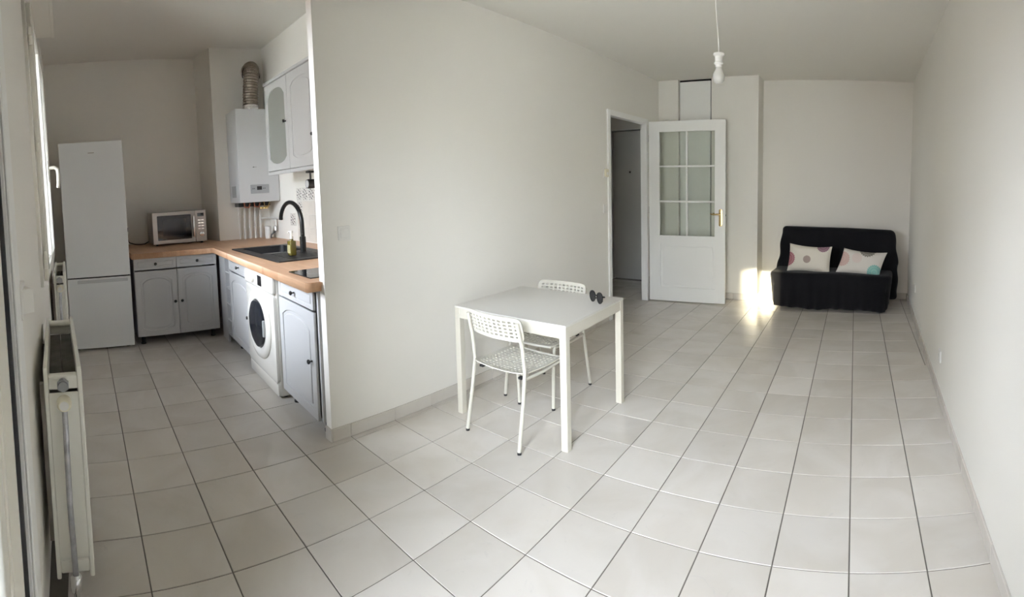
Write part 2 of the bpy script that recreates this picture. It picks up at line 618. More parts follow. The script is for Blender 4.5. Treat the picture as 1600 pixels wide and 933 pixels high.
def tile_mesh(wd, dp):
    k = (round(wd, 3), round(dp, 3))
    if k not in cache:
        b2 = bmesh.new()
        bmesh.ops.create_cube(b2, size=1)
        bmesh.ops.scale(b2, vec=(wd, dp, 0.008), verts=b2.verts)
        bmesh.ops.translate(b2, vec=(0, 0, -0.004), verts=b2.verts)
        bmesh.ops.bevel(b2, geom=[e for e in b2.edges if all(v.co.z > -0.001 for v in e.verts)], offset=0.0012, segments=1, affect='EDGES')
        me = D.meshes.new('tile')
        b2.to_mesh(me)
        b2.free()
        me.materials.append(M['tile'])
        cache[k] = me
    return cache[k]


def put_tile(x0, x1, y0, y1):
    if x1 - x0 < 0.012 or y1 - y0 < 0.012:
        return
    o = D.objects.new('tile', tile_mesh(x1 - x0, y1 - y0))
    COL.objects.link(o)
    o.location = ((x0 + x1) / 2, (y0 + y1) / 2, random.uniform(-0.0004, 0.0004))
    o.rotation_euler = (random.gauss(0, 0.0006), random.gauss(0, 0.0006), 0)
    o.parent = floor


for a, b in zip(XL, XL[1:]):
    for c, d in zip(YL, YL[1:]):
        x0, x1, y0, y1 = a + G, b - G, c + G, d - G
        cx, cyy = (a + b) / 2, (c + d) / 2
        if c < 1.26:            # rows that run from the kitchen to the right wall without a break
            r = (KBX, rwx(cyy) - 0.008, -0.335 if b < -2.4 else -0.15, 1.40 if b < -2.45 else 9)
        elif cx > PX - 0.05 or (b > PX):
            r = (PX + 0.008, rwx(cyy) - 0.008, -1, (AY if cx < AX else FY) - 0.008)
            if OY0 < cyy < OY1 and a < PX:
                r = (PXB - 0.5, r[1], -1, r[3])
        else:
            r = (KBX, PXB - 0.005, -1, 1.55)
            if cyy > 4.2:
                r = (HX, PXB - 0.004 if not (OY0 < cyy < OY1) else 9, 4.2, HY - 0.005)
        lim = rwx(cyy) + 0.004
        if a > 0 and a + 0.03 > lim:
            continue
        if b + 0.03 > lim:
            x1 = lim
            r = (r[0], lim, r[2], r[3])
        if a < PXT < b and cyy > 4.2 and not (OY0 < cyy < OY1):
            put_tile(x0, PXT - 0.003, max(y0, 4.2), min(y1, HY - 0.005))
        put_tile(max(x0, r[0]), min(x1, r[1]), max(y0, r[2]), min(y1, r[3]))

T = 0.16
struct('ceiling', MB().box(PX - 0.06, 0.95, -0.36, 6.6, CL, CL + 0.12), 'ceiling', label='off-white living room ceiling')
struct('ceiling_kitchen', MB().box(-6.2, PX - 0.06, -0.60, KWY + 0.1, CK, CK + 0.12), 'ceiling', label='grey-white kitchen ceiling')
struct('ceiling_hall', MB().box(HX - 0.1, PXT, 4.1, 6.6, 2.52, 2.64), 'ceiling', label='low ceiling of the entrance hall')
mb = MB()
mb.box(PXB, PX, PY0, KWY + 0.1, 0, CL + 0.6)
mb.box(PXT, PX, KWY + 0.1, OY0, 0, CL + 0.05)
mb.box(PXT, PX, OY1, 6.55, 0, CL + 0.05)
mb.box(PXT, PX, OY0, OY1, OZ, CL + 0.05)
struct('wall_partition', mb, 'wall', label='long white partition wall between kitchen and living room')
struct('wall_header', MB().box(PXB, PX, -0.40, PY0, CL, CK + 0.05), 'wall')
struct('wall_right', MB().prism([(rwx(-0.3), -0.3), (rwx(6.6), 6.6), (rwx(6.6) + T, 6.6), (rwx(-0.3) + T, -0.3)], 0, CL + 0.05), 'wall', label='bare white wall along the right side')
struct('wall_far', MB().box(AX - 0.02, 0.9, FY, FY + T, 0, CL + 0.05), 'wall', label='white wall behind the black sofa')
mb = MB()
CX0, CX1 = -2.17, -1.74
mb.box(PX, CX0, AY, FY + T, 0, CL + 0.05)
mb.box(CX1, AX, AY, FY + T, 0, CL + 0.05)
mb.box(CX0, CX1, AY + 0.10, FY + T, 0, CL + 0.05)
struct('wall_cupboard', mb, 'wall', label='white wall with a built-in cupboard behind the open door')
struct('wall_kitchen_end', MB().box(KBX - T, KBX, -0.60, KWY + T, 0, CK + 0.05), 'wall', label='kitchen end wall behind fridge and microwave')
struct('wall_kitchen', MB().box(KBX, PXB, KWY, KWY + T, 0, CK + 0.05), 'wall', label='kitchen wall behind the sink')
struct('wall_duct', MB().prism([(KBX, BLY - 0.08), (BLX, BLY), (BLX, KWY), (KBX, KWY)], 0, CK + 0.05), 'wall', label='boxed duct in the kitchen corner carrying the boiler')
mb = MB()
mb.box(HX - T, HX, 4.1, 6.6, 0, 2.6)
mb.box(HX, PXT, 4.1, 4.2, 0, 2.6)
HD0, HD1, HDZ = -3.46, -2.64, 2.20
mb.box(HX, HD0, HY, HY + T, 0, 2.6)
mb.box(HD1, PXT, HY, HY + T, 0, 2.6)
mb.box(HD0, HD1, HY, HY + T, HDZ, 2.6)
struct('wall_hall', mb, 'wall', label='shaded walls of the entrance hall beyond the doorway')

# wall with the balcony door and the kitchen window
mb = MB()
WT = -0.28
for (x0, x1, z0, z1) in ((-6.2, KX0, 0, CK + .05), (KX0, KX1, 0, KZ0), (KX0, KX1, KZ1, CK + .05), (KX1, DX0, 0, CK + .05), (DX0, DX1, DZ1, CK + .05), (DX1, 0.9, 0, CK + .05)):
    mb.box(x0, x1, WT, 0, z0, z1)
mb.xf(WM)
struct('wall_window', mb, 'wall', label='window wall seen edge-on at the far left')


# skirting: one ceramic piece after the other
def skirting(name, p0, p1, joints, h=0.075, t=0.010, label=None):
    """p0 -> p1 along the wall; the room is on the left-hand side of that direction"""
    root = empty(name, (p0[0], p0[1], 0), math.atan2(p1[1] - p0[1], p1[0] - p0[0]), kind='structure', label=label)
    Lg = math.hypot(p1[0] - p0[0], p1[1] - p0[1])
    js = [0] + [j for j in joints if 0.02 < j < Lg - 0.02] + [Lg]
    for a, b in zip(js, js[1:]):
        m_ = MB().box(a + 0.0008, b - 0.0008, 0, t, 0, h, 0.0015, 1)
        m_.build('skirting_tile', 'tile', root)
    return root


pj = [y for y in YL if 1.3 < y < OY0 - 0.05]
skirting('baseboard_partition', (PX, OY0 - 0.05), (PX, PY0), sorted(OY0 - 0.05 - y for y in pj), label='ceramic skirting along the white partition')
skirting('baseboard_partition_end', (PX + 0.010, PY0), (PXB, PY0), [], label='short ceramic skirting on the partition end')
skirting('baseboard_right', (rwx(-0.1), -0.1), (rwx(FY), FY), [y + 0.1 for y in YL if y > 0], label='ceramic skirting along the right wall')
skirting('baseboard_far', (rwx(FY) - 0.01, FY), (AX, FY), [0.31 * i for i in range(1, 6)], label='ceramic skirting behind the sofa')
skirting('baseboard_corner', (AX, FY - 0.01), (AX, AY), [])
skirting('baseboard_cupboard', (AX + 0.01, AY), (CX1 + 0.005, AY), [0.3])

# doorway casing
mb = MB()
for f, s in ((PX, 1), (PXT, -1)):
    for (a, b, z0, z1) in ((OY0 - 0.045, OY0 + 0.012, 0, OZ + 0.045), (OY1 - 0.012, OY1 + 0.035, 0, OZ + 0.045), (OY0 + 0.012, OY1 - 0.012, OZ - 0.012, OZ + 0.045)):
        mb.box(min(f, f + s * 0.018), max(f, f + s * 0.018), a, b, z0, z1, 0.003, 1)
mb.box(PXT, PX, OY0, OY0 + 0.012, 0, OZ)
mb.box(PXT, PX, OY1 - 0.012, OY1, 0, OZ)
mb.box(PXT, PX, OY0 + 0.012, OY1 - 0.012, OZ - 0.012, OZ)
struct('trim_1', mb, 'trim', label='white casing around the hall doorway')


# glazed inner door, swung open against the cupboard
def inner_door():
    hx, hy = PX + 0.035, OY1 + 0.015
    ex, ey = -1.475, OY1 + 0.09
    W_ = math.hypot(ex - hx, ey - hy)
    root = empty('door_1', (hx, hy, 0), math.atan2(ey - hy, ex - hx), kind='structure', label='white glazed inner door standing open, six panes over one panel')
    H0, H1 = 0.012, 2.145
    gx0, gx1, gz0, gz1 = 0.13, W_ - 0.125, 0.80, 2.02
    px0, px1, pz0, pz1 = 0.14, W_ - 0.12, 0.18, 0.70
    mxw = 0.022
    cx = [(gx0, (gx0 + gx1) / 2 - mxw / 2), ((gx0 + gx1) / 2 + mxw / 2, gx1)]
    hz = (gz1 - gz0 - 2 * mxw) / 3
    cz = [(gz0 + i * (hz + mxw), gz0 + i * (hz + mxw) + hz) for i in range(3)]
    holes = [rect(a, b, c, d) for a, b in cx for c, d in cz]
    mb = MB()
    mb.plate([rect(0, W_, H0, H1), rect(gx0, gx1, gz0, gz1), rect(px0, px1, pz0, pz1)], 0, 0.038, 0.002)
    mb.build('door_leaf', 'doorwhite', root)
    mb = MB()
    xm = (gx0 + gx1) / 2
    mb.box(xm - mxw / 2, xm + mxw / 2, 0.002, 0.036, gz0, gz1, 0.004, 1)
    mb.build('glazing_bar', 'doorwhite', root)
    for i in (1, 2):
        z = gz0 + i * hz + (i - 0.5) * mxw
        MB().box(gx0, gx1, 0.003, 0.035, z - mxw / 2, z + mxw / 2, 0.004, 1).build('glazing_bar', 'doorwhite', root)
    for a, b in cx:
        for c, d in cz:
            MB().box(a - 0.004, b + 0.004, 0.017, 0.021, c - 0.004, d + 0.004).build('pane', 'glass_old', root)
    mb = MB()
    mb.box(px0, px1, 0.014, 0.024, pz0, pz1)
    mb.plate([rect(px0 + 0.03, px1 - 0.03, pz0 + 0.03, pz1 - 0.03)], 0.006, 0.032, 0.004)
    mb.build('door_panel', 'doorwhite', root)
    hxx, hz_ = W_ - 0.055, 1.03
    for s, y in ((-1, -0.0), (1, 0.038)):
        h = MB()
        h.plate([rrect(hxx - 0.02, hxx + 0.02, hz_ - 0.11, hz_ + 0.09, 0.018)], y, y + s * 0.004, 0.001)
        h.cyl((hxx, y, hz_ + 0.03), (hxx, y + s * 0.05, hz_ + 0.03), 0.009)
        h.tube([(hxx, y + s * 0.05, hz_ + 0.03), (hxx - 0.03, y + s * 0.053, hz_ + 0.034), (hxx - 0.07, y + s * 0.05, hz_ + 0.03), (hxx - 0.11, y + s * 0.046, hz_ + 0.036)], [0.010, 0.010, 0.008, 0.007])
        h.build('handle', 'brass', root, True)
    MB().cyl((W_, 0.019, hz_ + 0.02), (W_ + 0.004, 0.019, hz_ + 0.02), 0.009).build('latch', 'lampblack', root)
    for z in (0.25, 1.1, 1.95):
        MB().cyl((-0.006, 0.019, z - 0.04), (-0.006, 0.019, z + 0.04), 0.007).build('hinge', 'steel', root)


inner_door()

# entrance door at the end of the hall
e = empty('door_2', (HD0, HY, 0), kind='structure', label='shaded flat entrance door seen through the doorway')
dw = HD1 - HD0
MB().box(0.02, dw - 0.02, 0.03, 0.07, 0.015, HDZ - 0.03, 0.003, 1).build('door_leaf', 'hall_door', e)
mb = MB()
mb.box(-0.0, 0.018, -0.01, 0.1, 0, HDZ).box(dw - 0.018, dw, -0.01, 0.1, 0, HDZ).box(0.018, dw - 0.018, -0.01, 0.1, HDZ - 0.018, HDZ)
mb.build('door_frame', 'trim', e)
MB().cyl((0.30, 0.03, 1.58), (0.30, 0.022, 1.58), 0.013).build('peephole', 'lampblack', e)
MB().box(0.0, dw, 0.101, 0.15, 0, HDZ).build('light_leak_blocker', 'darkgap', e)  # black sheet added to stop outside light leaking round the leaf

# cupboard door, floor to ceiling
e = empty('door_3', (CX0, AY, 0), kind='structure', label='narrow full-height cupboard door behind the glazed door')
cw = CX1 - CX0
MB().box(0.012, cw - 0.020, 0.03, 0.055, 0.01, CL - 0.028, 0.002, 1).build('cupboard_door', 'doorwhite', e)
MB().box(0.0, cw, 0.07, 0.10, 0, CL).build('cupboard_backing', 'darkgap', e)

# balcony door (behind the camera, its jamb at the far left)
e = empty('door_4', kind='structure', label='glazed balcony door at the extreme left edge')
e.matrix_world = WM
mb = MB()
for (x0, x1, z0, z1) in ((DX0, DX0 + 0.04, 0, DZ1), (DX1 - 0.04, DX1, 0, DZ1), (DX0 + 0.04, DX1 - 0.04, DZ1 - 0.04, DZ1), (DX0 + 0.04, DX1 - 0.04, 0, 0.03)):
    mb.box(x0, x1, -0.10, -0.03, z0, z1, 0.003, 1)
mb.build('door_frame', 'upvc', e)
mb = MB()
mb.box(DX0 - 0.20, DX0 - 0.005, 0.0, 0.014, 0, DZ1 + 0.06, 0.003, 1)
mb.box(DX0 - 0.075, DX0 - 0.005, 0.014, 0.022, 0, DZ1 + 0.06, 0.003, 1)
mb.box(DX0 - 0.005, DX1 + 0.06, 0.0, 0.022, DZ1, DZ1 + 0.06, 0.003, 1)
mb.box(DX1, DX1 + 0.06, 0.0, 0.022, 0, DZ1, 0.003, 1)
mb.build('door_casing', 'trim', e)
MB().box(DX0 - 0.004, DX0 + 0.012, -0.006, 0.004, 0, DZ1).build('gasket', 'gasket', e)
MB().box(DX0, DX0 + 0.018, -0.030, -0.006, 0, DZ1).build('jamb_strip', 'upvc', e)
xm = (DX0 + DX1) / 2
for k, (a, b) in enumerate(((DX0 + 0.042, xm - 0.002), (xm + 0.002, DX1 - 0.042))):
    mb = MB()
    mb.plate([rect(a, b, 0.035, DZ1 - 0.045), rect(a + 0.06, b - 0.06, 0.12, DZ1 - 0.115)], -0.085, -0.035, 0.004)
    mb.build('door_sash', 'upvc', e)
    MB().box(a + 0.055, b - 0.055, -0.064, -0.058, 0.115, DZ1 - 0.11).build('pane', 'glass', e)

# kitchen window with proud inward-opening sash
e = empty('window_1', kind='structure', label='white kitchen window with hinges and lever handle, seen edge-on')
e.matrix_world = WM
mb = MB()
mb.plate([rect(KX0 - 0.02, KX1 + 0.03, KZ0 - 0.03, KZ1 + 0.03), rect(KX0 + 0.035, KX1 - 0.035, KZ0 + 0.035, KZ1 - 0.035)], -0.06, 0.018, 0.003)
mb.build('window_frame', 'upvc', e)
xm = (KX0 + KX1) / 2
mb = MB()
a, b = KX0 + 0.0, KX1 - 0.0
mb.plate([rect(a, b, KZ0 + 0.0, KZ1), rect(a + 0.065, b - 0.065, KZ0 + 0.07, KZ1 - 0.07)], 0.019, 0.044, 0.004)
mb.plate([rect(a + 0.05, b - 0.05, KZ0 + 0.055, KZ1 - 0.055), rect(a + 0.065, b - 0.065, KZ0 + 0.07, KZ1 - 0.07)], 0.03, 0.050, 0.003)
mb.box(xm - 0.03, xm + 0.03, 0.019, 0.047, KZ0 + 0.07, KZ1 - 0.07, 0.003, 1)
mb.build('window_sash', 'upvc', e)
for (p, q) in ((a + 0.06, xm - 0.025), (xm + 0.025, b - 0.06)):
    MB().box(p, q, 0.026, 0.030, KZ0 + 0.065, KZ1 - 0.065).build('pane', 'glass', e)
for z in (1.16, 1.78, 2.34):
    h = MB().cyl((KX1 + 0.014, 0.034, z - 0.045), (KX1 + 0.014, 0.034, z - 0.002), 0.011, n=12)
    h.cyl((KX1 + 0.014, 0.034, z + 0.002), (KX1 + 0.014, 0.034, z + 0.045), 0.011, n=12)
    h.build('hinge', 'upvc', e, True)
h = MB()
HXX = KX0 + 0.42
h.box(HXX - 0.016, HXX + 0.016, 0.044, 0.054, 1.62, 1.77, 0.003, 1)
h.tube([(HXX, 0.05, 1.72), (HXX, 0.095, 1.722), (HXX, 0.118, 1.705), (HXX, 0.122, 1.66), (HXX, 0.118, 1.60), (HXX, 0.112, 1.575)], [0.014, 0.013, 0.014, 0.014, 0.012, 0.010])
h.build('handle', 'metal_white', e, True)

# roller-shutter box under the kitchen ceiling
mb = MB().box(-4.35, -2.62, 0.0, 0.155, 2.93, CK, 0.004, 1).box(-4.36, -2.61, 0.135, 0.162, 2.925, 2.97, 0.003, 1).xf(WM)
struct('trim_2', mb, 'upvc', label='roller shutter box under the kitchen ceiling')

# outside: balcony slab, street, unseen building masses added to shape sun and skylight, one slotted
struct('ground_outside', MB().box(-60, 60, -90, -0.5, -9.2, -9.0), 'ground')
struct('balcony_slab', MB().box(-2.4, 1.6, -1.5, -0.47, -0.14, -0.03), 'concrete', label='concrete balcony slab outside the glazed door')
mb = MB()
NY0, NY1 = -13.2, -12.0
SX0, SX1 = -0.38, -0.08
mb.box(SX1, 1.6, NY0, NY1, -9, 6.2)
mb.box(1.6, 16, NY0, NY1, -9, 3.8)
mb.box(SX0, SX1, NY0, NY1, -9, 5.20)
struct('sun_slot_mass', mb, 'render', label='unseen rendered mass added across the street, slotted to trim the sun')
struct('daylight_blocker', MB().box(-5.5, SX0, NY0, NY1, -9, 6.2).box(-22, -5.5, NY0, NY1, -9, 2.2), 'blocker', label='dark brick mass, unseen, added to dim low daylight')


# ---------------------------------------------------------------- kitchen furniture
def knob(root, x, z, y=0.0, s=1.0, name='knob'):
    m_ = MB().lathe([(0.006 * s, 0), (0.005 * s, 0.014 * s), (0.013 * s, 0.020 * s), (0.015 * s, 0.026 * s), (0.011 * s, 0.032 * s), (0.004 * s, 0.033 * s)], 14, (x, y, z), 'Y')
    return m_.build(name, 'tap', root, True)


def panel_front(x0, x1, z0, z1, y, top, bot, marg=0.055, t=0.019):
    """routed cabinet front: a slab with a recessed cathedral outline and a raised field"""
    o = arched(x0 + marg, x1 - marg, z0 + marg, z1 - marg, top, bot)
    m_ = MB()
    m_.plate([rect(x0, x1, z0, z1), o], y, y + t, 0.0025)
    m_.box(x0 + marg * 0.7, x1 - marg * 0.7, y + 0.007, y + t - 0.001, z0 + marg * 0.7, z1 - marg * 0.7)
    m_.plate([shrink(o, 0.022)], y + 0.0005, y + 0.012, 0.005)
    return m_


def base_cabinet(name, loc, rz, W_, fronts, label, cat='cabinet', z0=0.085, zt=0.868, depth=0.54, group=None, feet=True, no_side=None):
    """fronts: list of (kind, x0, x1, z0, z1, knob x, knob z)"""
    root = empty(name, loc, rz, label=label, cat=cat, group=group)
    mb = MB()
    mb.box(0, 0.018, 0.021, depth, z0, zt).box(W_ - 0.018, W_, 0.021, depth, z0, zt)
    mb.box(0.018, W_ - 0.018, 0.021, depth, z0, z0 + 0.018).box(0.018, W_ - 0.018, depth - 0.01, depth, z0 + .018, zt)
    mb.box(0.018, W_ - 0.018, 0.021, depth - .01, zt - 0.018, zt)
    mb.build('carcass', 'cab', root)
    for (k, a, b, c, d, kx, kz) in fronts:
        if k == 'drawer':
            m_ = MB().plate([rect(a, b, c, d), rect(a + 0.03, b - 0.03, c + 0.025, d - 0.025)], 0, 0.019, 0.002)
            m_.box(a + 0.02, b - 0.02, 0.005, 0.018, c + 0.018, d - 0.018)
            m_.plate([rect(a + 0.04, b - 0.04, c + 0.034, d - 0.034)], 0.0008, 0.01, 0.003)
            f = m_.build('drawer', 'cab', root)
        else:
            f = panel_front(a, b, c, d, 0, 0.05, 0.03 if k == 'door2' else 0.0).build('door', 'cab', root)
        knob(f, kx, kz)
    if feet:
        for x in (0.06, W_ - 0.06):
            for y in (0.08, depth - 0.08):
                MB().cyl((x, y, 0), (x, y, 0.012), 0.026).cyl((x, y, 0.012), (x, y, z0), 0.018).build('foot', 'black_plastic', root, True)
    return root


# left base unit, its fronts turned towards the room
LX, LY0, LY1 = -4.845, 0.475, 1.325
wL = LY1 - LY0
mL = wL / 2 + 0.005
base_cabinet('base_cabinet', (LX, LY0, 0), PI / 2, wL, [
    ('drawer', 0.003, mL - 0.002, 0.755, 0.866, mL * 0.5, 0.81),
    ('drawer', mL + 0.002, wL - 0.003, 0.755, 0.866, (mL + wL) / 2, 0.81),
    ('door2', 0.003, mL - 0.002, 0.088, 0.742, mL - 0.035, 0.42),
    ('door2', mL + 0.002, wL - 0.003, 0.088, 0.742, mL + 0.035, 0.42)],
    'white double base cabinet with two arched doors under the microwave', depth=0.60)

# worktop run
RA = math.radians(-2.5)
RO = Vector((-2.45, 1.18, 0))


def run(x, y, z=0.0):
    return (RO.x + x * math.cos(RA) - y * math.sin(RA), RO.y + x * math.sin(RA) + y * math.cos(RA), z)


CF = 0.065    # set-back of the cabinet fronts behind the worktop edge
base_cabinet('base_cabinet', run(-0.655, CF), RA, 0.60, [
    ('drawer', 0.003, 0.572, 0.745, 0.866, 0.29, 0.805),
    ('door', 0.003, 0.572, 0.088, 0.732, 0.525, 0.435)],
    'white base cabinet with arched door between the washing machine and partition')
base_cabinet('base_cabinet', run(-1.99, CF), RA, 0.645, [
    ('drawer', 0.003, 0.642, 0.745, 0.866, 0.34, 0.805),
    ('door', 0.003, 0.642, 0.088, 0.732, 0.60, 0.42)],
    'white base cabinet with black knob left of the washing machine')
# narrow bottle rack in the corner
e = empty('bottle_rack', run(-2.165, CF), RA, label='narrow open white bottle rack in the corner of the base cabinets', cat='rack')
mb = MB().box(0, 0.014, 0, 0.5, 0.085, 0.868).box(0.156, 0.17, 0, 0.5, 0.085, 0.868).box(0.014, 0.156, 0.49, 0.5, 0.085, 0.868)
mb.build('carcass', 'cab', e)
for z in (0.085, 0.235, 0.39, 0.545, 0.70, 0.852):
    MB().box(0.014, 0.156, 0.002, 0.49, z, z + 0.014).build('shelf', 'cab', e)
MB().box(0.02, 0.15, 0.10, 0.42, 0, 0.085).build('plinth', 'cab', e)
tag(MB().box(-2.40, -2.17, CF + 0.004, CF + 0.02, 0.0, 0.868).xf(Matrix.Translation(RO) @ Matrix.Rotation(RA, 4, 'Z')).build('corner_filler', 'cab'), 'plain white filler panel closing the corner beside the bottle rack', 'panel')

# worktop (one L-shaped top with cut-outs for sink and hob)
CT0, CT1 = 0.870, 0.925
yk = KWY - 0.002
a0 = run(0, 0)
a1 = run(-2.40, 0)
sk0 = (-4.47, -3.325, 1.375, 1.945)      # sink cut-out
hb0 = (-2.885, -2.57, 1.262, 1.76)       # hob
wt = [(PX - 0.025, a0[1] + 0.001), (PX - 0.025, PY0 - 0.008), (PXB - 0.004, PY0 - 0.008), (PXB - 0.004, yk), (BLX + 0.003, yk), (BLX + 0.003, BLY - 0.003), (KBX + 0.003, BLY - 0.083), (KBX + 0.003, LY0 - 0.02), (LX + 0.035, LY0 - 0.02), (LX + 0.035, a1[1] + 0.0)]
mb = MB()
hole = lambda h, g: [(h[0] + g, h[2] + g), (h[1] - g, h[2] + g), (h[1] - g, h[3] - g), (h[0] + g, h[3] - g)]
mb.plate([wt, hole(sk0, 0.03)], CT0, CT1, 0.002)
mb.xf(Matrix.Diagonal((1, 1, -1, 1)) @ Matrix.Rotation(-PI / 2, 4, 'X'))
wtop = mb.build('worktop', 'wood')
tag(wtop, 'L-shaped butcher-block beech worktop over the white base cabinets', 'worktop')

# sink
e = empty('kitchen_sink', (0, 0, CT1), label='black composite sink with drainer let into the wooden worktop', cat='sink')
x0, x1, y0, y1 = sk0
bx0, bx1, by0, by1 = -4.40, -3.86, 1.46, 1.88


def flat(outs, z0, z1, bev=0.0):
    return MB().plate(outs, z0, z1, bev).xf(Matrix.Diagonal((1, 1, -1, 1)) @ Matrix.Rotation(-PI / 2, 4, 'X'))


fl = flat([rrect(x0, x1, y0, y1, 0.02), rrect(bx0, bx1, by0, by1, 0.04)], 0.0, 0.009, 0.002)
fl.build('sink_rim', 'sink', e)
b2 = bmesh.new()
lps = []
for zz, gg in ((0.003, 0.0), (-0.150, 0.008), (-0.165, 0.03)):
    lps.append([b2.verts.new((px_, py_, zz)) for px_, py_ in rrect(bx0 + gg, bx1 - gg, by0 + gg, by1 - gg, 0.04)])
for la, lb in zip(lps, lps[1:]):
    for k in range(len(la)):
        b2.faces.new((la[k], la[(k + 1) % len(la)], lb[(k + 1) % len(la)], lb[k]))
b2.faces.new(lps[-1])
bmesh.ops.recalc_face_normals(b2, faces=b2.faces)
bmesh.ops.solidify(b2, geom=list(b2.faces), thickness=0.003)
mb = MB()
mb._add(b2)
mb.build('basin', 'sink', e)
MB().cyl(((bx0 + bx1) / 2, (by0 + by1) / 2, -0.165), ((bx0 + bx1) / 2, (by0 + by1) / 2, -0.160), 0.045).build('drain', 'chrome', e, True)
for i in range(5):
    xx = -3.78 + 0.08 * i
    MB().box(xx, xx + 0.02, 1.50, 1.84, 0.0085, 0.0115, 0.001, 1).build('drainer_rib', 'sink', e)

# tap
tx, ty = -3.70, 1.765
e = empty('kitchen_tap', (tx, ty, CT1 + 0.009), label='tall matt black gooseneck tap beside the soap bottle', cat='tap')
MB().lathe([(0.031, 0), (0.031, 0.006), (0.026, 0.01), (0.026, 0.13), (0.021, 0.135)], 20).build('tap_body', 'tap', e, True)
R_ = 0.225
pts = [(0, 0, 0.13), (0, 0, 0.22)] + [(-R_ + R_ * math.cos(a), 0, 0.235 + R_ * 0.82 * math.sin(a)) for a in [PI * i / 20 for i in range(19)]]
pts.append((pts[-1][0] - 0.006, 0, pts[-1][2] - 0.03))
MB().tube(pts, 0.0185, 14).build('spout', 'tap', e, True)
MB().cyl((0.0, 0, 0.08), (0.045, -0.02, 0.085), 0.011).tube([(0.045, -0.02, 0.085), (0.055, -0.025, 0.12), (0.06, -0.028, 0.16)], 0.006, 8).build('lever', 'tap', e, True)

# soap bottle
e = empty('soap_bottle', (-3.565, 1.60, CT1 + 0.0125), label='clear bottle of olive-yellow liquid soap with white pump', cat='bottle')
MB().box(-0.035, 0.035, -0.026, 0.026, 0, 0.118, 0.009, 3).build('bottle_body', 'soap', e, True)
MB().box(-0.026, 0.026, -0.0275, 0.0275, 0.02, 0.085, 0.001, 1).build('label', 'label', e)
MB().lathe([(0.02, 0.114), (0.014, 0.125), (0.014, 0.135)], 16).build('neck', 'soap', e, True)
MB().lathe([(0.016, 0.133), (0.016, 0.15), (0.006, 0.152), (0.007, 0.178), (0.015, 0.180), (0.015, 0.198)], 16).tube([(0, 0, 0.190), (-0.03, -0.004, 0.191), (-0.045, -0.005, 0.182)], 0.007, 8).build('pump', 'white_plastic', e, True)

# hob
e = empty('hob', (0, 0, CT1), label='black glass hob let into the worktop beside the partition', cat='hob')
flat([rrect(hb0[0], hb0[1], hb0[2], hb0[3], 0.006)], 0.0, 0.006, 0.001).build('hob_glass', 'black_glass', e)
for (x, y, r) in ((-2.73, 1.40, 0.075), (-2.73, 1.62, 0.09)):
    flat([arc(x, y, r, 0, 2 * PI, 40)[:-1], arc(x, y, r - 0.002, 0, 2 * PI, 40)[:-1]], 0.006, 0.0064).build('cooking_ring', 'grey_plastic', e)


# washing machine
def washer():
    W_, Dp, Hh = 0.655, 0.54, 0.862
    root = empty('washing_machine', run(-1.33, 0.022), RA, label='white front-loading washing machine under the worktop', cat='washing machine')
    mb = MB().box(0, W_, 0.03, Dp, 0.015, Hh, 0.012, 3)
    mb.build('body', 'enamel', root, True)
    mb = MB().box(0.002, W_ - 0.002, 0.0, 0.05, 0.735, Hh - 0.002, 0.018, 3)
    mb.build('control_panel', 'enamel', root, True)
    mb = MB()
    cx, cz = 0.325, 0.47
    mb.plate([rrect(0.003, W_ - 0.003, 0.11, 0.733, 0.03), arc(cx, cz, 0.205, 0, 2 * PI, 48)[:-1]], 0.008, 0.05, 0.006)
    mb.build('front_panel', 'enamel', root, True)
    mb = MB().box(0.004, W_ - 0.004, 0.012, 0.05, 0.02, 0.107, 0.008, 2)
    mb.build('kick_panel', 'enamel', root, True)
    mb = MB().lathe([(0.262, 0.0), (0.262, 0.012), (0.250, 0.026), (0.215, 0.032), (0.182, 0.022), (0.176, 0.0)], 56, (cx, 0.012, cz), 'Y')
    # lathe closes with caps: keep only the ring by cutting the centre with the glass in front
    d_ = mb.build('door', 'enamel', root, True)
    MB().lathe([(0.178, 0.0), (0.172, 0.016), (0.13, 0.032), (0.07, 0.04), (0.01, 0.042)], 48, (cx, -0.008, cz), 'Y').build('door_glass', 'smoke', d_, True)
    MB().box(cx + 0.168, cx + 0.19, -0.032, -0.012, cz - 0.06, cz + 0.06, 0.006, 2).build('door_grip', 'grey_plastic', d_, True)
    MB().lathe([(0.034, 0), (0.032, 0.018), (0.02, 0.022)], 28, (0.225, 0.0, 0.80), 'Y').build('dial', 'enamel', root, True)
    MB().box(0.345, 0.435, -0.002, 0.004, 0.762, 0.838, 0.001, 1).build('display', 'black_glass', root)
    MB().plate([rrect(0.015, 0.13, 0.758, 0.845, 0.008)], -0.003, 0.004, 0.001).build('detergent_drawer', 'enamel', root)
    for i in range(5):
        MB().cyl((0.475 + 0.028 * i, 0.0, 0.785), (0.475 + 0.028 * i, -0.003, 0.785), 0.006, n=10).build('button', 'white_plastic', root)
    for x in (0.05, W_ - 0.05):
        for y in (0.08, Dp - 0.06):
            MB().cyl((x, y, 0), (x, y, 0.016), 0.02).build('foot', 'black_rubber', root, True)


washer()

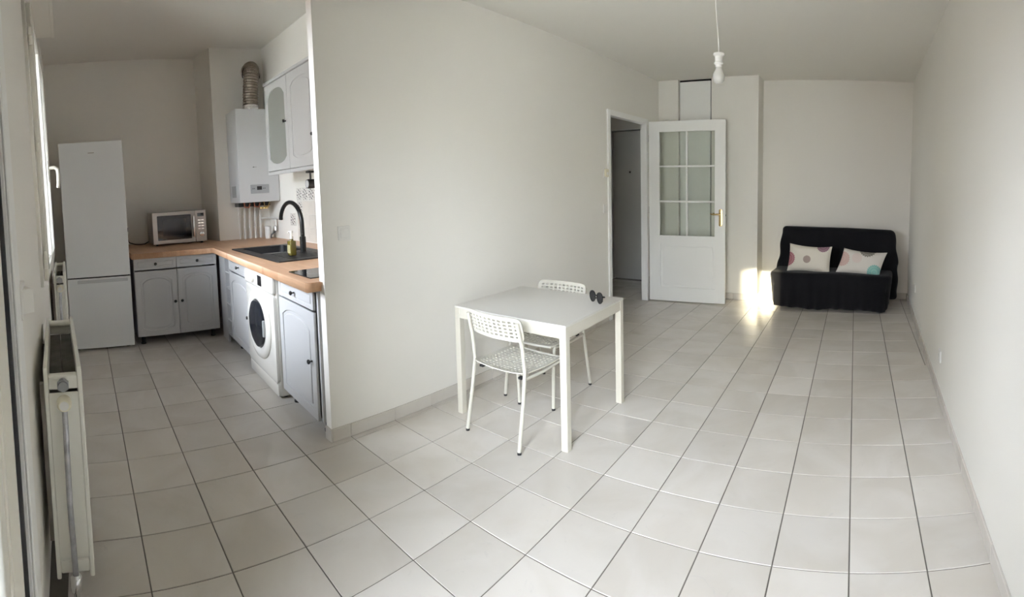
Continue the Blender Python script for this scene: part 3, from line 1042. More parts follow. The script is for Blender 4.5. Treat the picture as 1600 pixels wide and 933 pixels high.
# fridge-freezer
FX = -4.82
e = empty('fridge_freezer', (FX, -0.19, 0), PI / 2, label='tall white two-door fridge freezer beside the window wall', cat='fridge')
fw = 0.625
MB().box(0.003, fw - 0.003, 0.055, 0.66, 0.03, 2.045, 0.006, 2).build('body', 'fridge', e)
MB().plate([rrect(0, fw, 0.728, 2.052, 0.006)], 0, 0.052, 0.004).build('door', 'fridge', e)
MB().plate([rrect(0, fw, 0.025, 0.716, 0.006)], 0, 0.052, 0.004).build('freezer_door', 'fridge', e)
MB().box(0.004, fw - 0.004, 0.012, 0.06, 0.714, 0.73).build('door_seal', 'black_rubber', e)
MB().box(0.10, fw - 0.03, -0.003, 0.004, 0.668, 0.70, 0.002, 1).build('handle_recess', 'cab_in', e)
MB().box(0.285, 0.345, -0.001, 0.003, 1.94, 1.948).build('badge', 'steel', e)
for x in (0.06, fw - 0.06):
    for y in (0.09, 0.6):
        MB().cyl((x, y, 0), (x, y, 0.032), 0.022).build('foot', 'black_plastic', e)


# microwave
def microwave():
    W_, Hh, Dp = 0.625, 0.375, 0.36
    root = empty('microwave_oven', (-5.45, 0.775, CT1), PI / 2 + 0.03, label='stainless steel microwave oven on the worktop next to the fridge', cat='microwave')
    MB().box(0.002, W_ - 0.002, 0.02, Dp, 0.018, Hh, 0.006, 2).build('body', 'steel', root, True)
    MB().plate([rect(0, 0.492, 0.018, Hh), rrect(0.055, 0.448, 0.06, 0.335, 0.006)], 0.0, 0.022, 0.003).build('door', 'steel', root)
    MB().box(0.053, 0.450, 0.003, 0.018, 0.058, 0.337).build('door_window', 'black_glass', root)
    MB().plate([rect(0.115, 0.39, 0.105, 0.295)], 0.001, 0.004).build('viewing_mesh', 'smoke', root)
    MB().plate([rect(0.496, W_, 0.018, Hh)], 0.0, 0.022, 0.003).build('control_panel', 'steel', root)
    MB().box(0.462, 0.482, -0.034, -0.020, 0.075, 0.315, 0.005, 2).cyl((0.472, -0.022, 0.09), (0.472, 0.004, 0.09), 0.006).cyl((0.472, -0.022, 0.30), (0.472, 0.004, 0.30), 0.006).build('handle', 'chrome', root, True)
    MB().box(0.523, 0.60, -0.002, 0.004, 0.305, 0.343).build('display', 'black_glass', root)
    for i in range(4):
        z = 0.262 - i * 0.033
        for k in range(2):
            MB().box(0.527 + k * 0.038, 0.558 + k * 0.038, -0.003, 0.003, z - 0.006, z + 0.006, 0.001, 1).build('button', 'chrome', root)
    MB().lathe([(0.029, 0), (0.027, 0.022), (0.02, 0.025)], 24, (0.562, 0, 0.105), 'Y').build('dial', 'chrome', root, True)
    for x in (0.05, W_ - 0.05):
        for y in (0.06, Dp - 0.05):
            MB().cyl((x, y, 0), (x, y, 0.02), 0.014, n=10).build('foot', 'black_rubber', root)


microwave()
# its cable
cb = MB().tube([(-5.80, 0.84, CT1 + 0.10), (-5.86, 0.78, CT1 + 0.03), (-5.80, 0.72, CT1 + 0.008), (-5.74, 0.66, CT1 + 0.010), (-5.80, 0.60, CT1 + 0.012), (-5.86, 0.54, CT1 + 0.03), (-5.92, 0.52, CT1 + 0.10), (-5.93, 0.52, CT1 + 0.20)], 0.006, 8)
tag(cb.build('power_cable', 'black_plastic', None, True), 'thin black power cable from the microwave to the wall', 'cable')
e = empty('wall_socket', (KBX, 0.52, CT1 + 0.18), label='black plug in a wall socket between fridge and microwave', cat='socket')
MB().box(0, 0.01, -0.04, 0.04, -0.04, 0.04, 0.003, 1).build('plate', 'white_plastic', e)
MB().box(0.01, 0.045, -0.02, 0.02, -0.02, 0.03, 0.006, 2).build('plug', 'black_plastic', e, True)

# wall cabinets
UY = 1.85
UZ0, UZ1 = 1.655, 2.50


def wall_cabinet(x0, x1, fronts, label):
    root = empty('wall_cabinet', (x0, UY, UZ0), label=label, cat='cabinet')
    W_ = x1 - x0
    Hh = UZ1 - UZ0
    dp = KWY - UY - 0.003
    mb = MB().box(0, 0.018, 0.021, dp, 0, Hh).box(W_ - 0.018, W_, 0.021, dp, 0, Hh).box(0.018, W_ - 0.018, 0.021, dp, 0, 0.018).box(0.018, W_ - 0.018, 0.021, dp, Hh - 0.018, Hh).box(0.018, W_ - 0.018, dp - 0.01, dp, 0.018, Hh - 0.018)
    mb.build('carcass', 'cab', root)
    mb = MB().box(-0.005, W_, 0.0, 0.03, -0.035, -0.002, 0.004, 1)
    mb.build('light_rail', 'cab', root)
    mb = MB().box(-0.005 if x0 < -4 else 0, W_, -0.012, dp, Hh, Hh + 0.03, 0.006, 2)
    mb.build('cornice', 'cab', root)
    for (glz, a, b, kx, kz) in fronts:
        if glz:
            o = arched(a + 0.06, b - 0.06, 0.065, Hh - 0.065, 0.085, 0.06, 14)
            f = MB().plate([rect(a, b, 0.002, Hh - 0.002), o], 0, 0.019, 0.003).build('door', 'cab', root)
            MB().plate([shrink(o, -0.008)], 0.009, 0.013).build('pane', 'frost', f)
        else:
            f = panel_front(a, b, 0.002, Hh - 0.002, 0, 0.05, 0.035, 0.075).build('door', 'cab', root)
        knob(f, kx, kz)
    return root


wall_cabinet(-4.60, -4.065, [(True, 0.002, 0.533, 0.49, 0.435)], 'white wall cabinet with frosted glass door nearest the boiler')
wall_cabinet(-4.063, -2.98, [(False, 0.002, 0.54, 0.50, 0.25), (False, 0.544, 1.08, 0.59, 0.25)], 'white double wall cabinet with arched panels, next to the partition')

# splashback tiles on the wall above the worktop
e = empty('splashback', (0, KWY, 0), kind='structure', label='cream splashback tiles with black patterned pieces behind the sink')
ts = 0.135
x = -4.70
cols = int((PXB + 4.70) / ts)
for i in range(cols):
    for j in range(5):
        z = CT1 + 0.01 + j * (ts + 0.003)
        xx = -4.70 + i * (ts + 0.003)
        if xx + ts > PXB - 0.01:
            continue
        pat = (j == 3) or (j == 1 and i in (-1, 5)) or (j == 2 and i == 0)
        if j == 4:
            continue
        if i < 0:
            continue
        o = MB().box(-ts / 2, ts / 2, -0.007, 0, -ts / 2, ts / 2, 0.001, 1).build('splash_tile', 'motif' if pat else 'splash', e)
        o.location = (xx + ts / 2, 0, z + ts / 2)
o = MB().box(-ts / 2, ts / 2, -0.007, 0, -ts / 2, ts / 2, 0.001, 1).build('splash_tile', 'motif', e)
o.location = (-4.70 - ts / 2 - 0.05, 0, 1.15)
# spotlight under the wall cabinet
e = empty('spotlight', (-3.83, 1.93, UZ0 - 0.035), label='round black spotlight under the wall cabinet', cat='lamp')
MB().box(-0.03, 0.03, -0.03, 0.03, -0.02, 0.0, 0.004, 1).cyl((0, 0, -0.02), (0, 0, -0.075), 0.008).build('bracket', 'lampblack', e, True)
MB().lathe([(0.028, 0), (0.04, 0.01), (0.042, 0.06), (0.038, 0.075)], 24, (0.02, 0.03, -0.115), 'Y').xf(Matrix.Identity(4)).build('lamp_head', 'lampblack', e, True)
MB().lathe([(0.033, 0), (0.031, 0.004), (0.004, 0.006)], 24, (0.02, -0.043, -0.115), 'Y').build('lens', 'lens', e, True)


# boiler
def boiler():
    Wy0, Wy1, z0, z1 = 1.715, 2.192, 1.355, 2.385
    fx = -5.14
    root = empty('gas_boiler', (fx, Wy0, z0), PI / 2, label='white wall-hung gas boiler on the boxed duct', cat='boiler')
    W_, Hh, Dp = Wy1 - Wy0, z1 - z0, fx - BLX - 0.004
    MB().box(0, W_, 0, Dp, 0, Hh, 0.007, 2).build('casing', 'boiler', root, True)
    MB().plate([rrect(0.13, 0.35, 0.095, 0.195, 0.008)], -0.006, 0.002, 0.002).build('control_panel', 'grey_plastic', root)
    MB().box(0.205, 0.262, -0.009, -0.004, 0.135, 0.175, 0.001, 1).build('display', 'black_glass', root)
    for i in range(4):
        MB().cyl((0.155 + 0.018 * i if i < 2 else 0.28 + 0.018 * (i - 2), -0.006, 0.15), (0.155 + 0.018 * i if i < 2 else 0.28 + 0.018 * (i - 2), -0.010, 0.15), 0.005, n=8).build('button', 'lampblack', root)
    mk = MB().box(0.165, 0.215, -0.001, 0.001, 0.388, 0.391)
    mk.plate([[(0.165, 0.3895), (0.185, 0.383), (0.185, 0.396)]], -0.001, 0.001)
    mk.build('logo', 'lampblack', root)
    MB().box(-0.003, 0.001, 0.12, 0.26, 0.06, 0.19, 0.001, 1).build('rating_plate', 'grey_plastic', root)
    # tapped pipework under the casing
    mb = MB().box(0.04, W_ - 0.05, 0.18, 0.32, -0.05, 0.0, 0.004, 1)
    mb.build('manifold', 'lampblack', root)
    for i, c in enumerate(('copper', 'copper', 'brass')):
        MB().tube([(0.10 + 0.12 * i, 0.16, -0.004), (0.10 + 0.12 * i, 0.15, -0.05), (0.15 + 0.12 * i, 0.15, -0.06), (0.17 + 0.12 * i, 0.16, -0.015)], 0.009, 8).build('elbow', c, root, True)
    for i in range(3):
        MB().lathe([(0.008, 0), (0.017, 0.004), (0.017, 0.02), (0.010, 0.026)], 12, (0.30 + 0.035 * i, 0.15, -0.085)).build('valve', 'brass', root, True)


boiler()
for i in range(5):
    y = 1.80 + 0.066 * i
    mb = MB().tube([(BLX + 0.035, y, CT1), (BLX + 0.035, y, 1.10), (BLX + 0.04, y, 1.24), (BLX + 0.06, y - 0.005, 1.302)], 0.0095, 10)
    mb.cyl((BLX, y, 1.06), (BLX + 0.035, y, 1.06), 0.006, n=8)
    nm = ('first', 'second', 'third', 'fourth', 'fifth')[i]
    tag(mb.build('pipe', 'white_plastic', None, True), nm + ' white vertical pipe under the boiler, counting from the microwave side', 'pipe', 'white pipes under the boiler')
mb = MB().tube([(BLX + 0.035, 2.07, 1.15), (BLX + 0.05, 2.12, 1.155), (BLX + 0.06, KWY - 0.03, 1.155), (BLX + 0.10, KWY - 0.025, 1.155), (-5.06, KWY - 0.025, 1.152)], 0.011, 10)
mb.tube([(-5.25, KWY - 0.03, 1.15), (-5.25, KWY - 0.03, 1.07)], 0.011, 10)
tag(mb.build('pipe', 'white_plastic', None, True), 'white horizontal branch pipe turning along the kitchen wall', 'pipe')
tag(MB().lathe([(0.034, 0), (0.034, 0.02), (0.036, 0.022), (0.036, 0.13), (0.030, 0.14)], 20, (-5.30, 2.09, CT1)).build('filter_cup', 'white_plastic', None, True), 'small white cylindrical cup on the worktop behind the sink', 'cup')
e = empty('trap_valve', (-5.25, KWY - 0.035, 1.02), label='chrome stop valve hanging below the branch pipe', cat='valve')
MB().lathe([(0.012, -0.02), (0.02, -0.015), (0.02, 0.03), (0.012, 0.05)], 14).build('valve_body', 'chrome', e, True)
MB().tube([(0.0, -0.01, -0.02), (-0.01, -0.05, -0.05), (-0.03, -0.06, -0.10)], 0.008, 8).build('hose', 'lampblack', e, True)

# flue duct of crinkled aluminium
e = empty('flue_duct', (-5.32, 1.965, 2.389), label='crinkled aluminium flue duct rising from the boiler into the wall', cat='duct')
pts, rad = [], []
N = 64
for i in range(N + 1):
    t = i / N
    if t < 0.62:
        z = 0.40 * t / 0.62
        p = (0.0, 0.03 * (t / 0.62) ** 2, z)
    else:
        a = (t - 0.62) / 0.38 * PI / 2
        p = (-0.10 + 0.10 * math.cos(a), 0.03 + 0.025 * math.sin(a), 0.40 + 0.10 * math.sin(a))
    pts.append(p)
    rad.append(0.086 + 0.004 * math.sin(i * 2.1) + random.uniform(-0.002, 0.002))
pts.append((-0.176, 0.06, 0.50)); rad.append(0.086)
MB().tube(pts, rad, 28).build('flexible_tube', 'foil', e, True)
MB().lathe([(0.090, 0), (0.091, 0.02), (0.090, 0.065), (0.087, 0.07)], 28).build('tape_band', 'foil_tape', e, True)
MB().lathe([(0.098, 0), (0.098, 0.008), (0.088, 0.012)], 36, (-0.178, 0.06, 0.49), 'X').build('wall_collar', 'white_plastic', e, True)
MB().tube([(-0.05, 0.045 + 0.105 * math.cos(a), 0.42 + 0.125 * math.sin(a)) for a in [-0.25 + (PI + 0.5) * i / 30 for i in range(31)]], 0.006, 8).build('hanging_hoop', 'lampblack', e, True)


# ---------------------------------------------------------------- radiators on the window wall
MIR = Matrix.Diagonal((-1, 1, 1, 1))


def radiator(loc, rz, L_, z0, z1, dp, label, valve=True):
    """local x runs away from the viewer along the wall, y out of the wall"""
    root = empty('radiator', loc, rz, label=label, cat='radiator')
    for y in (0.0, dp - 0.016):
        mb = MB().box(0, L_, y, y + 0.016, z0, z1, 0.004, 2)
        k = 0
        x = 0.04
        while x < L_ - 0.05:
            mb.box(x, x + 0.022, y + (0.014 if y > 0 else -0.0015), y + (0.018 if y > 0 else 0.002), z0 + 0.03, z1 - 0.03, 0.001, 1)
            x += 0.04
        mb.xf(MIR).build('radiator_panel', 'radiator', root)
    for y in (0.017, dp / 2 + 0.001):
        mb = MB()
        x = 0.05
        while x < L_ - 0.05:
            mb.box(x, x + 0.003, y, y + dp / 2 - 0.021, z0 + 0.05, z1 - 0.075)
            x += 0.014
        mb.box(0.05, L_ - 0.05, y + dp / 2 - 0.021, y + dp / 2 - 0.019, z0 + 0.05, z1 - 0.075)
        tag(mb.xf(MIR).build('convector_fins', 'rad_in', root), kind='stuff')
    for x, zz in ((0.0, z1 - 0.08), (L_ - 0.04, z1 - 0.08), (0.0, z0 + 0.02)):
        MB().box(x, x + 0.035, 0.016, dp - 0.016, zz, zz + 0.05, 0.004, 1).xf(MIR).build('end_header', 'radiator', root)
    MB().cyl((L_ * 0.93, 0.014, z1 - 0.02), (L_ * 0.93, dp - 0.014, z1 - 0.02), 0.016).xf(MIR).build('cross_tube', 'radiator', root, True)
    MB().box(-0.001, 0.002, 0.016, dp - 0.016, z0 + 0.075, z1 - 0.09).xf(MIR).build('end_plate', 'radiator', root)
    if valve:
        yv = dp * 0.5
        v = MB().cyl((0.0, yv, z1 - 0.055), (-0.045, yv, z1 - 0.055), 0.017).cyl((-0.02, yv, z1 - 0.055), (-0.035, yv, z1 - 0.055), 0.023, n=6)
        v.xf(MIR).build('valve', 'grey_plastic', root, True)
        v = MB().lathe([(0.020, 0), (0.026, 0.012), (0.026, 0.034), (0.020, 0.040)], 20, (-0.072, yv, z1 - 0.11), 'X')
        v.xf(MIR).build('thermostat_knob', 'cream_plastic', root, True)
        MB().lathe([(0.016, 0), (0.015, 0.003)], 16, (-0.0745, yv, z1 - 0.11), 'X').xf(MIR).build('knob_cap', 'white_plastic', root, True)
        MB().tube([(-0.045, yv, z1 - 0.12), (-0.045, yv, z1 - 0.16), (-0.042, yv - 0.004, z0 + 0.30), (-0.045, yv, z0 + 0.03)], 0.0105, 12).xf(MIR).build('feed_pipe', 'worn_pipe', root, True)
        MB().lathe([(0.013, -0.03), (0.02, -0.026), (0.02, 0.02), (0.013, 0.03)], 14, (-0.045, yv, z0 + 0.02)).cyl((-0.045, yv, z0 + 0.02), (0.0, yv, z0 + 0.035), 0.011).cyl((-0.045, yv, 0), (-0.045, yv, z0), 0.0105).xf(MIR).build('lower_valve', 'chrome', root, True)
    for x in (0.12, L_ - 0.12):
        MB().box(x, x + 0.03, -0.022, 0.0, z0 + 0.06, z1 - 0.1).xf(MIR).build('bracket', 'steel', root)
    return root


# wall face at |X| = 1.72 lies at Y = -0.215
radiator((-1.72, -0.176, 0), math.radians(3.2), 0.80, 0.11, 0.87, 0.135, 'cream double panel radiator at the near left, with worn steel feed pipe')
radiator((-3.55, -0.238, 0), math.radians(2.0), 0.70, 0.45, 0.965, 0.085, 'slim cream radiator under the kitchen window beside the fridge', valve=True)


# ---------------------------------------------------------------- switches and sockets
def wall_plate(name, loc, rz, w_, h_, label, cat, kind):
    root = empty(name, loc, rz, label=label, cat=cat)
    MB().plate([rrect(-w_ / 2, w_ / 2, -h_ / 2, h_ / 2, 0.006)], -0.009, 0, 0.002).build('plate', 'white_plastic', root)
    if kind == 'switch':
        MB().box(-w_ / 2 + 0.014, w_ / 2 - 0.014, -0.013, -0.008, -h_ / 2 + 0.014, h_ / 2 - 0.014, 0.002, 1).build('rocker', 'white_plastic', root)
    elif kind == 'thermo':
        MB().box(-w_ / 2 + 0.01, w_ / 2 - 0.01, -0.03, -0.008, -h_ / 2 + 0.01, h_ / 2 - 0.01, 0.006, 2).build('case', 'cream_plastic', root)
        MB().lathe([(0.016, 0), (0.015, 0.006)], 20, (0, -0.03, -0.01), 'Y').build('dial', 'white_plastic', root, True)
    else:
        MB().lathe([(0.021, 0), (0.020, 0.001), (0.019, 0.001)], 24, (0, -0.009, 0), 'Y').build('socket_face', 'white_plastic', root, True)
        for s in (-1, 1):
            MB().cyl((s * 0.0095, -0.0105, 0), (s * 0.0095, -0.0098, 0), 0.0024, n=8).build('pin_hole', 'lampblack', root)
        MB().cyl((0, -0.014, 0.011), (0, -0.009, 0.011), 0.0024, n=8).build('earth_pin', 'steel', root)
    return root


wall_plate('light_switch', (PX, 1.42, 1.19), PI / 2, 0.082, 0.082, 'white light switch on the partition near its free end', 'switch', 'switch')
wall_plate('thermostat', (PX, 4.37, 1.53), PI / 2, 0.085, 0.10, 'small greyish thermostat box beside the hall doorway', 'thermostat', 'thermo')
wall_plate('light_switch', (PX, 4.36, 1.17), PI / 2, 0.075, 0.085, 'faint white switch below the thermostat by the doorway', 'switch', 'switch')
ra = -PI / 2 - math.atan(0.03)
wall_plate('wall_socket', (rwx(5.08), 5.08, 0.355), ra, 0.08, 0.08, 'white socket low on the side wall nearest the sofa', 'socket', 'socket')
wall_plate('wall_socket', (rwx(3.2), 3.2, 0.295), ra, 0.08, 0.08, 'white socket low on the side wall farther from the sofa', 'socket', 'socket')
p = WM @ Vector((-1.42, 0, 1.17))
e = empty('light_switch', p, WA, label='worn white switch box beside the balcony door casing', cat='switch')
MB().box(-0.055, 0.045, 0.0, 0.020, -0.05, 0.05, 0.003, 1).build('plate', 'white_plastic', e)
MB().prism([(-0.035, 0.020), (0.03, 0.020), (0.005, 0.048)], -0.035, 0.035).build('rocker', 'white_plastic', e)


# ---------------------------------------------------------------- table
def table():
    cx, cyy, W_, Dp, Hh = -1.826, 2.43, 0.815, 0.70, 0.688
    root = empty('dining_table', (cx, cyy, 0), math.radians(1.5), label='white square dining table with slim square legs near the partition', cat='table')
    a, b = W_ / 2, Dp / 2
    MB().box(-a, a, -b, b, Hh - 0.012, Hh, 0.0015, 1).build('tabletop', 'tabletop', root)
    ap = 0.062
    for (x0, x1, y0, y1) in ((-a + 0.042, a - 0.042, -b + 0.003, -b + 0.022), (-a + 0.042, a - 0.042, b - 0.022, b - 0.003), (-a + 0.003, -a + 0.022, -b + 0.042, b - 0.042), (a - 0.022, a - 0.003, -b + 0.042, b - 0.042)):
        MB().box(x0, x1, y0, y1, Hh - 0.012 - ap, Hh - 0.012, 0.0015, 1).build('apron', 'metal_white', root)
    lw = 0.041
    for sx in (-1, 1):
        for sy in (-1, 1):
            x, y = sx * (a - lw / 2 - 0.001), sy * (b - lw / 2 - 0.001)
            MB().box(x - lw / 2, x + lw / 2, y - lw / 2, y + lw / 2, 0.0, Hh - 0.012, 0.003, 2).build('leg', 'metal_white', root)


table()


# ---------------------------------------------------------------- perforated chairs
def perforated(nu, nv, w_, h_, f, rim=0.02, th=0.005, bev=0.03):
    """a plate of nu x nv cells with a square hole in each; f bends flat (u, v) to 3D"""
    b2 = bmesh.new()
    vd = {}

    def V(u, v):
        k = (round(u, 5), round(v, 5))
        if k not in vd:
            # round the plate's corners
            uu, vv = u, v
            ex, ey = max(abs(u) - (w_ / 2 - bev), 0), max(abs(v) - (h_ / 2 - bev), 0)
            if ex > 0 and ey > 0:
                r = math.hypot(ex, ey)
                mx_ = max(ex, ey)
                s = mx_ / r
                uu = math.copysign(w_ / 2 - bev + ex * s, u)
                vv = math.copysign(h_ / 2 - bev + ey * s, v)
            vd[k] = b2.verts.new(f(uu, vv))
        return vd[k]
    us = [-w_ / 2] + [-w_ / 2 + rim + (w_ - 2 * rim) * i / nu for i in range(nu + 1)] + [w_ / 2]
    vs = [-h_ / 2] + [-h_ / 2 + rim + (h_ - 2 * rim) * i / nv for i in range(nv + 1)] + [h_ / 2]
    for i in range(len(us) - 1):
        for j in range(len(vs) - 1):
            u0, u1, v0, v1 = us[i], us[i + 1], vs[j], vs[j + 1]
            A, B, C_, D_ = V(u0, v0), V(u1, v0), V(u1, v1), V(u0, v1)
            if 0 < i < len(us) - 2 and 0 < j < len(vs) - 2:
                du, dv = (u1 - u0), (v1 - v0)
                iu, iv = du * 0.21, dv * 0.24
                a, b, c, d = V(u0 + iu, v0 + iv), V(u1 - iu, v0 + iv), V(u1 - iu, v1 - iv), V(u0 + iu, v1 - iv)
                b2.faces.new((A, B, b, a)); b2.faces.new((B, C_, c, b)); b2.faces.new((C_, D_, d, c)); b2.faces.new((D_, A, a, d))
            else:
                b2.faces.new((A, B, C_, D_))
    bmesh.ops.recalc_face_normals(b2, faces=b2.faces)
    g = bmesh.ops.solidify(b2, geom=list(b2.faces), thickness=th)
    m_ = MB()
    m_._add(b2)
    return m_


def chair():
    root = empty('dining_chair', (0, 0, 0), 0, label='', cat='chair')
    # faces +y; origin between the feet
    wf, yr, yf, sh = 0.200, -0.235, 0.225, 0.402
    for s in (-1, 1):
        # rear leg runs up into the back frame
        MB().tube([(s * wf, yr, 0.012), (s * (wf - 0.004), yr + 0.045, 0.25), (s * (wf - 0.008), yr + 0.07, 0.42), (s * (wf - 0.009), yr + 0.055, 0.56), (s * (wf - 0.012), yr + 0.02, 0.70)], 0.0105, 12).build('leg', 'chair_white', root, True)
        MB().tube([(s * (wf - 0.003), yf, 0.012), (s * (wf - 0.012), yf - 0.02, 0.22), (s * (wf - 0.02), yf - 0.045, sh - 0.03), (s * (wf - 0.024), yf - 0.065, sh - 0.012)], 0.0105, 12).build('leg', 'chair_white', root, True)
        MB().tube([(s * (wf - 0.02), yf - 0.05, sh - 0.016), (s * (wf - 0.014), 0, sh - 0.026), (s * (wf - 0.008), yr + 0.07, sh - 0.018)], 0.009, 10).build('seat_rail', 'chair_white', root, True)
        for y in (yr, yf):
            MB().cyl((s * (wf - (0.003 if y > 0 else 0)), y, 0), (s * (wf - (0.003 if y > 0 else 0)), y, 0.012), 0.0115, n=12).build('foot_cap', 'black_rubber', root, True)
        MB().box(s * 0.15 - 0.012, s * 0.15 + 0.012, yr + 0.075, yr + 0.10, sh - 0.03, sh - 0.018).build('seat_clip', 'black_rubber', root)

    def fs(u, v):
        z = sh + 0.012 * (abs(u) / 0.19) ** 2 - 0.010 * math.cos(v / 0.2 * 1.2) + 0.004
        if v > 0.13:
            z -= (v - 0.13) ** 2 * 3.0
        if v < -0.12:
            z += (-0.12 - v) ** 2 * 2.0
        return (u * (1.0 - 0.08 * (v < 0) * abs(v) / 0.2), v + 0.0, z)
    perforated(12, 13, 0.395, 0.40, fs, 0.022, 0.006, 0.045).build('seat', 'chair_white', root)
    # folded rim at the front and side edges
    MB().tube([(-0.17, 0.196, sh - 0.008), (-0.08, 0.202, sh - 0.012), (0.08, 0.202, sh - 0.012), (0.17, 0.196, sh - 0.008)], 0.009, 8).build('seat_lip', 'chair_white', root, True)

    def fb(u, v):
        y = yr + 0.035 - 0.035 * (1 - (u / 0.2) ** 2) - v * 0.24 + 0.012
        return (u, y, 0.655 + v)
    perforated(11, 5, 0.408, 0.140, fb, 0.018, 0.007, 0.035).build('backrest', 'chair_white', root)
    return root


c1 = chair()
c1['label'] = 'white perforated metal chair on the near side of the table, its back to the viewer'
c1.location = (-1.808, 2.178, 0)
c1.rotation_euler = (0, 0, math.radians(-2))
c2 = copy_tree(c1)
c2['label'] = 'white perforated chair tucked in at the far side of the table'
c2.location = (-1.962, 2.68, 0)
c2.rotation_euler = (0, 0, PI + math.radians(1))
for c in (c1, c2):
    c['group'] = 'perforated chairs at the dining table'


# sunglasses on the table
def sunglasses():
    root = empty('sunglasses', (-1.52, 2.60, 0.688), math.radians(-26), label='black folded-open sunglasses on the far corner of the table', cat='sunglasses')
    for s in (-1, 1):
        o = [(s * 0.036 + 0.029 * math.cos(a) * (1 + 0.12 * math.sin(a)), 0.027 + 0.027 * math.sin(a)) for a in [2 * PI * i / 24 for i in range(24)]]
        MB().plate([o, shrink(o, 0.006)], -0.003, 0.003, 0.001).build('rim', 'sunglass', root)
        MB().plate([shrink(o, 0.005)], -0.001, 0.001).build('lens', 'sunglass', root)
        MB().tube([(s * 0.066, 0.0, 0.036), (s * 0.064, 0.014, 0.034), (s * 0.02, 0.018 + 0.004 * s, 0.030), (-s * 0.045, 0.016 + 0.004 * s, 0.012)], [0.004, 0.0035, 0.003, 0.0035], 8).build('temple', 'sunglass', root, True)
    MB().tube([(-0.01, 0, 0.033), (0, -0.002, 0.037), (0.01, 0, 0.033)], 0.003, 8).build('bridge', 'sunglass', root, True)
    root.scale = (1.1, 1.1, 1.35)


sunglasses()


# ---------------------------------------------------------------- sofa bed
def softbox(w_, d_, h_, r, n=(40, 16, 20), wr=None):
    b2 = bmesh.new()
    bmesh.ops.create_cube(b2, size=2)
    nx, ny, nz = n
    for ax, k in enumerate(n):
        es = [e for e in b2.edges if abs((e.verts[0].co - e.verts[1].co)[ax]) > 1.5]
        bmesh.ops.subdivide_edges(b2, edges=es, cuts=k, use_grid_fill=True)
    for v in b2.verts:
        p = Vector((v.co.x * w_ / 2, v.co.y * d_ / 2, v.co.z * h_ / 2))
        c = Vector([max(-q + r, min(q - r, pp)) for q, pp in zip((w_ / 2, d_ / 2, h_ / 2), p)])
        d = p - c
        if d.length > 1e-6:
            p = c + d.normalized() * r
        if wr:
            p = wr(p)
        v.co = p
    m_ = MB()
    m_._add(b2)
    return m_


def sofa():
    root = empty('sofa_bed', (-0.262, 5.50, 0), math.radians(-5.0), label='black fabric covered two-seat sofa bed against the far wall', cat='sofa')
    W_ = 1.40

    def skirt(p):
        z = p.z
        t = max(0, min(1, (0.17 - z) / 0.36))
        a = 0.012 * math.sin(p.x * 17 + 1.0) + 0.008 * math.sin(p.x * 37 + 2) + 0.006 * math.sin(p.x * 61)
        if p.y < 0:
            p.y += a * t * 1.3 - 0.028 * t
        # the corners are rounded in plan, the far one more
        k = max(0, (p.x - (W_ / 2 - 0.17)) / 0.17)
        p.y += 0.09 * k * k * (0.6 + 0.6 * t) * (p.y < 0.1)
        k = max(0, (-p.x - (W_ / 2 - 0.10)) / 0.10)
        p.y += 0.035 * k * k * (p.y < 0.1)
        if abs(p.x) > W_ / 2 - 0.06:
            p.x += math.copysign(1, p.x) * (-0.045 * t + 0.010 * t * math.sin(p.y * 30))
        p.z += 0.006 * math.sin(p.x * 5 + 1) * (z > 0) + (0.010 * math.sin(p.x * 7.0) * (z < -0.15))
        if z > 0.12 and p.y > -0.10:
            p.z += 0.02 * (p.y + 0.1)
        return p
    m_ = softbox(W_, 0.44, 0.40, 0.045, (80, 22, 18), skirt)
    m_.xf(Matrix.Translation((0.0, 0.14, 0.222)))
    m_.build('seat_cover', 'sofa', root, True)

    def back(p):
        t = (p.z + 0.42) / 0.84        # 0 at the floor, 1 at the top edge
        if p.x < 0:
            p.x -= 0.055 * (1 - t) + 0.10 * max(0, 0.55 - t) * (t > 0.3)
            p.x = max(p.x, -0.74)
        else:
            p.x += 0.05 * min(1, 2.2 * (1 - t))
        f = abs(p.x) / 0.66
        p.x += 0.006 * math.sin(p.z * 24 + p.y * 9) * f
        p.y += 0.006 * math.sin(p.x * 13 + p.z * 9) + 0.004 * math.sin(p.x * 29 + 1)
        p.z += 0.006 * math.sin(p.x * 3.2 + 0.8) * (t > 0.5) - 0.014 * (p.x + 0.6) * (t > 0.5)
        return p
    m_ = softbox(1.37, 0.15, 0.84, 0.05, (60, 10, 44), back)
    m_.xf(Matrix.Translation((0.025, 0.395, 0.487)) @ Matrix.Rotation(math.radians(-9), 4, 'X'))
    m_.build('backrest_cover', 'sofa', root, True)


sofa()


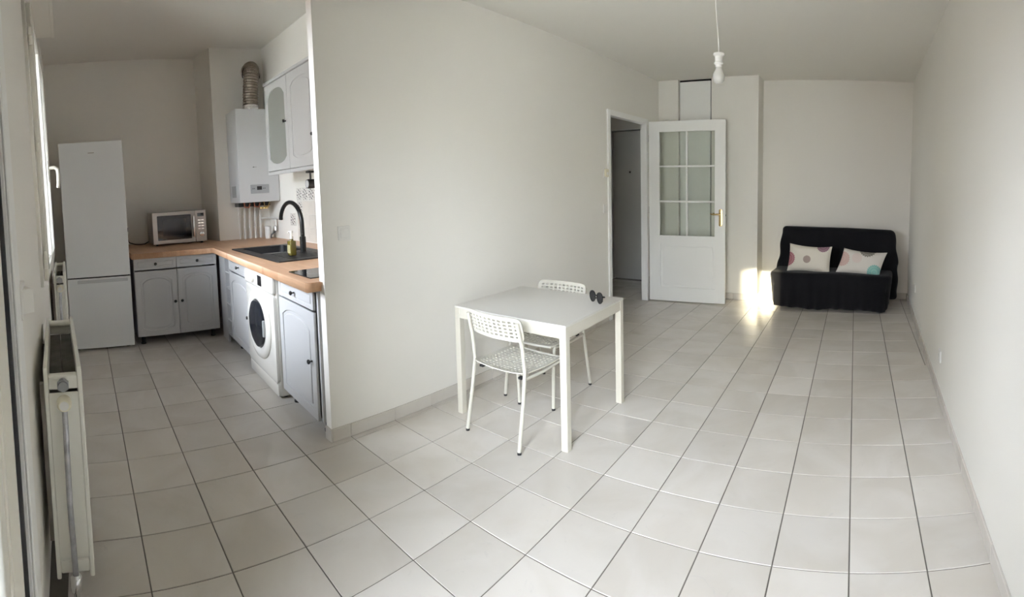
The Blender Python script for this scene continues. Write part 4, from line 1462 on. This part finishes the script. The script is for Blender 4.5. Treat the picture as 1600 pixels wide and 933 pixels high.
def cushion(name, loc, rot, W_, H_, T_, material, label, skew=0.0):
    b2 = bmesh.new()
    n, m_ = 22, 14
    gr = {}
    for s in (-1, 1):
        for i in range(n + 1):
            for j in range(m_ + 1):
                u, v = -1 + 2 * i / n, -1 + 2 * j / m_
                edge = (1 - abs(u) ** 3) * (1 - abs(v) ** 3)
                y = s * T_ / 2 * max(edge, 0) ** 0.5 + 0.004 * math.sin(u * 7 + v * 4)
                x = W_ / 2 * u * (1 - 0.05 * (1 - v * v))
                z = H_ / 2 * v * (1 - 0.14 * (1 - u * u)) + skew * 0
                if (i in (0, n) or j in (0, m_)):
                    k = (i, j)
                    if k not in gr:
                        gr[k] = b2.verts.new((x, 0.0, z))
                    gr[(s, i, j)] = gr[k]
                else:
                    gr[(s, i, j)] = b2.verts.new((x, y, z))
        for i in range(n):
            for j in range(m_):
                q = [gr[(s, i, j)], gr[(s, i + 1, j)], gr[(s, i + 1, j + 1)], gr[(s, i, j + 1)]]
                b2.faces.new(q)
    mm = MB()
    mm._add(b2)
    for v in mm.bm.verts:
        v.co.x += skew * v.co.z
    o = mm.build(name, material, None, True)
    o.location = loc
    o.rotation_euler = rot
    tag(o, label, 'cushion', 'cushions on the sofa bed')
    return o


mr, tp, tq, gy, pk = (0.30, 0.10, 0.14), (0.27, 0.20, 0.18), (0.20, 0.50, 0.46), (0.22, 0.20, 0.17), (0.62, 0.42, 0.38)
M['cushion_a'] = pillow_material('cushion_print_red', (0.72, 0.68, 0.60), [(-0.245, -0.02, 0.085, (0.36, 0.10, 0.14)), (-0.02, -0.015, 0.045, tp), (0.15, 0.155, 0.075, (0.28, 0.13, 0.20)), (0.12, -0.15, 0.05, (0.66, 0.60, 0.52))])
M['cushion_b'] = pillow_material('cushion_print_teal', (0.72, 0.69, 0.64), [(0.16, -0.10, 0.085, tq), (0.06, 0.16, 0.10, gy), (-0.22, 0.02, 0.09, pk), (-0.05, 0.04, 0.06, (0.70, 0.60, 0.56))])
cushion('cushion', (-0.51, 5.61, 0.560), (math.radians(-16), math.radians(2.5), math.radians(-5)), 0.50, 0.325, 0.13, 'cushion_a', 'cream cushion with dark red and purple dahlia rounds')
cushion('cushion', (0.087, 5.55, 0.540), (math.radians(-18), math.radians(4.0), math.radians(-7)), 0.50, 0.295, 0.13, 'cushion_b', 'cream cushion with a teal dahlia round, leaning askew', skew=0.22)


# ---------------------------------------------------------------- ceiling pendant with a bare bulb
lx, ly = -0.793, 2.70
e = empty('pendant_lamp', (lx, ly, CL), label='bare opal bulb hanging on a thin white cord from the ceiling', cat='lamp')
MB().lathe([(0.045, 0), (0.045, -0.012), (0.03, -0.03), (0.008, -0.036)], 24).build('ceiling_rose', 'white_plastic', e, True)
MB().tube([(0, 0, -0.03), (0.002, 0.0, -0.15), (0.004, 0, -0.27), (0.014, 0, -0.40), (0.022, 0, -0.50), (0.022, 0, -0.545)], 0.0028, 8).build('cord', 'white_plastic', e, True)
bz = -0.535
MB().lathe([(0.008, 0), (0.030, -0.006), (0.031, -0.016), (0.022, -0.024), (0.021, -0.052), (0.026, -0.056), (0.026, -0.064), (0.019, -0.070), (0.019, -0.082)], 24, (0.022, 0, bz)).build('lamp_holder', 'white_plastic', e, True)
prof = [(0.016, -0.078), (0.018, -0.090), (0.026, -0.105), (0.0325, -0.122), (0.034, -0.138), (0.031, -0.154), (0.022, -0.167), (0.010, -0.173), (0.001, -0.174)]
MB().lathe(prof, 28, (0.022, 0, bz)).build('bulb', 'bulb', e, True)
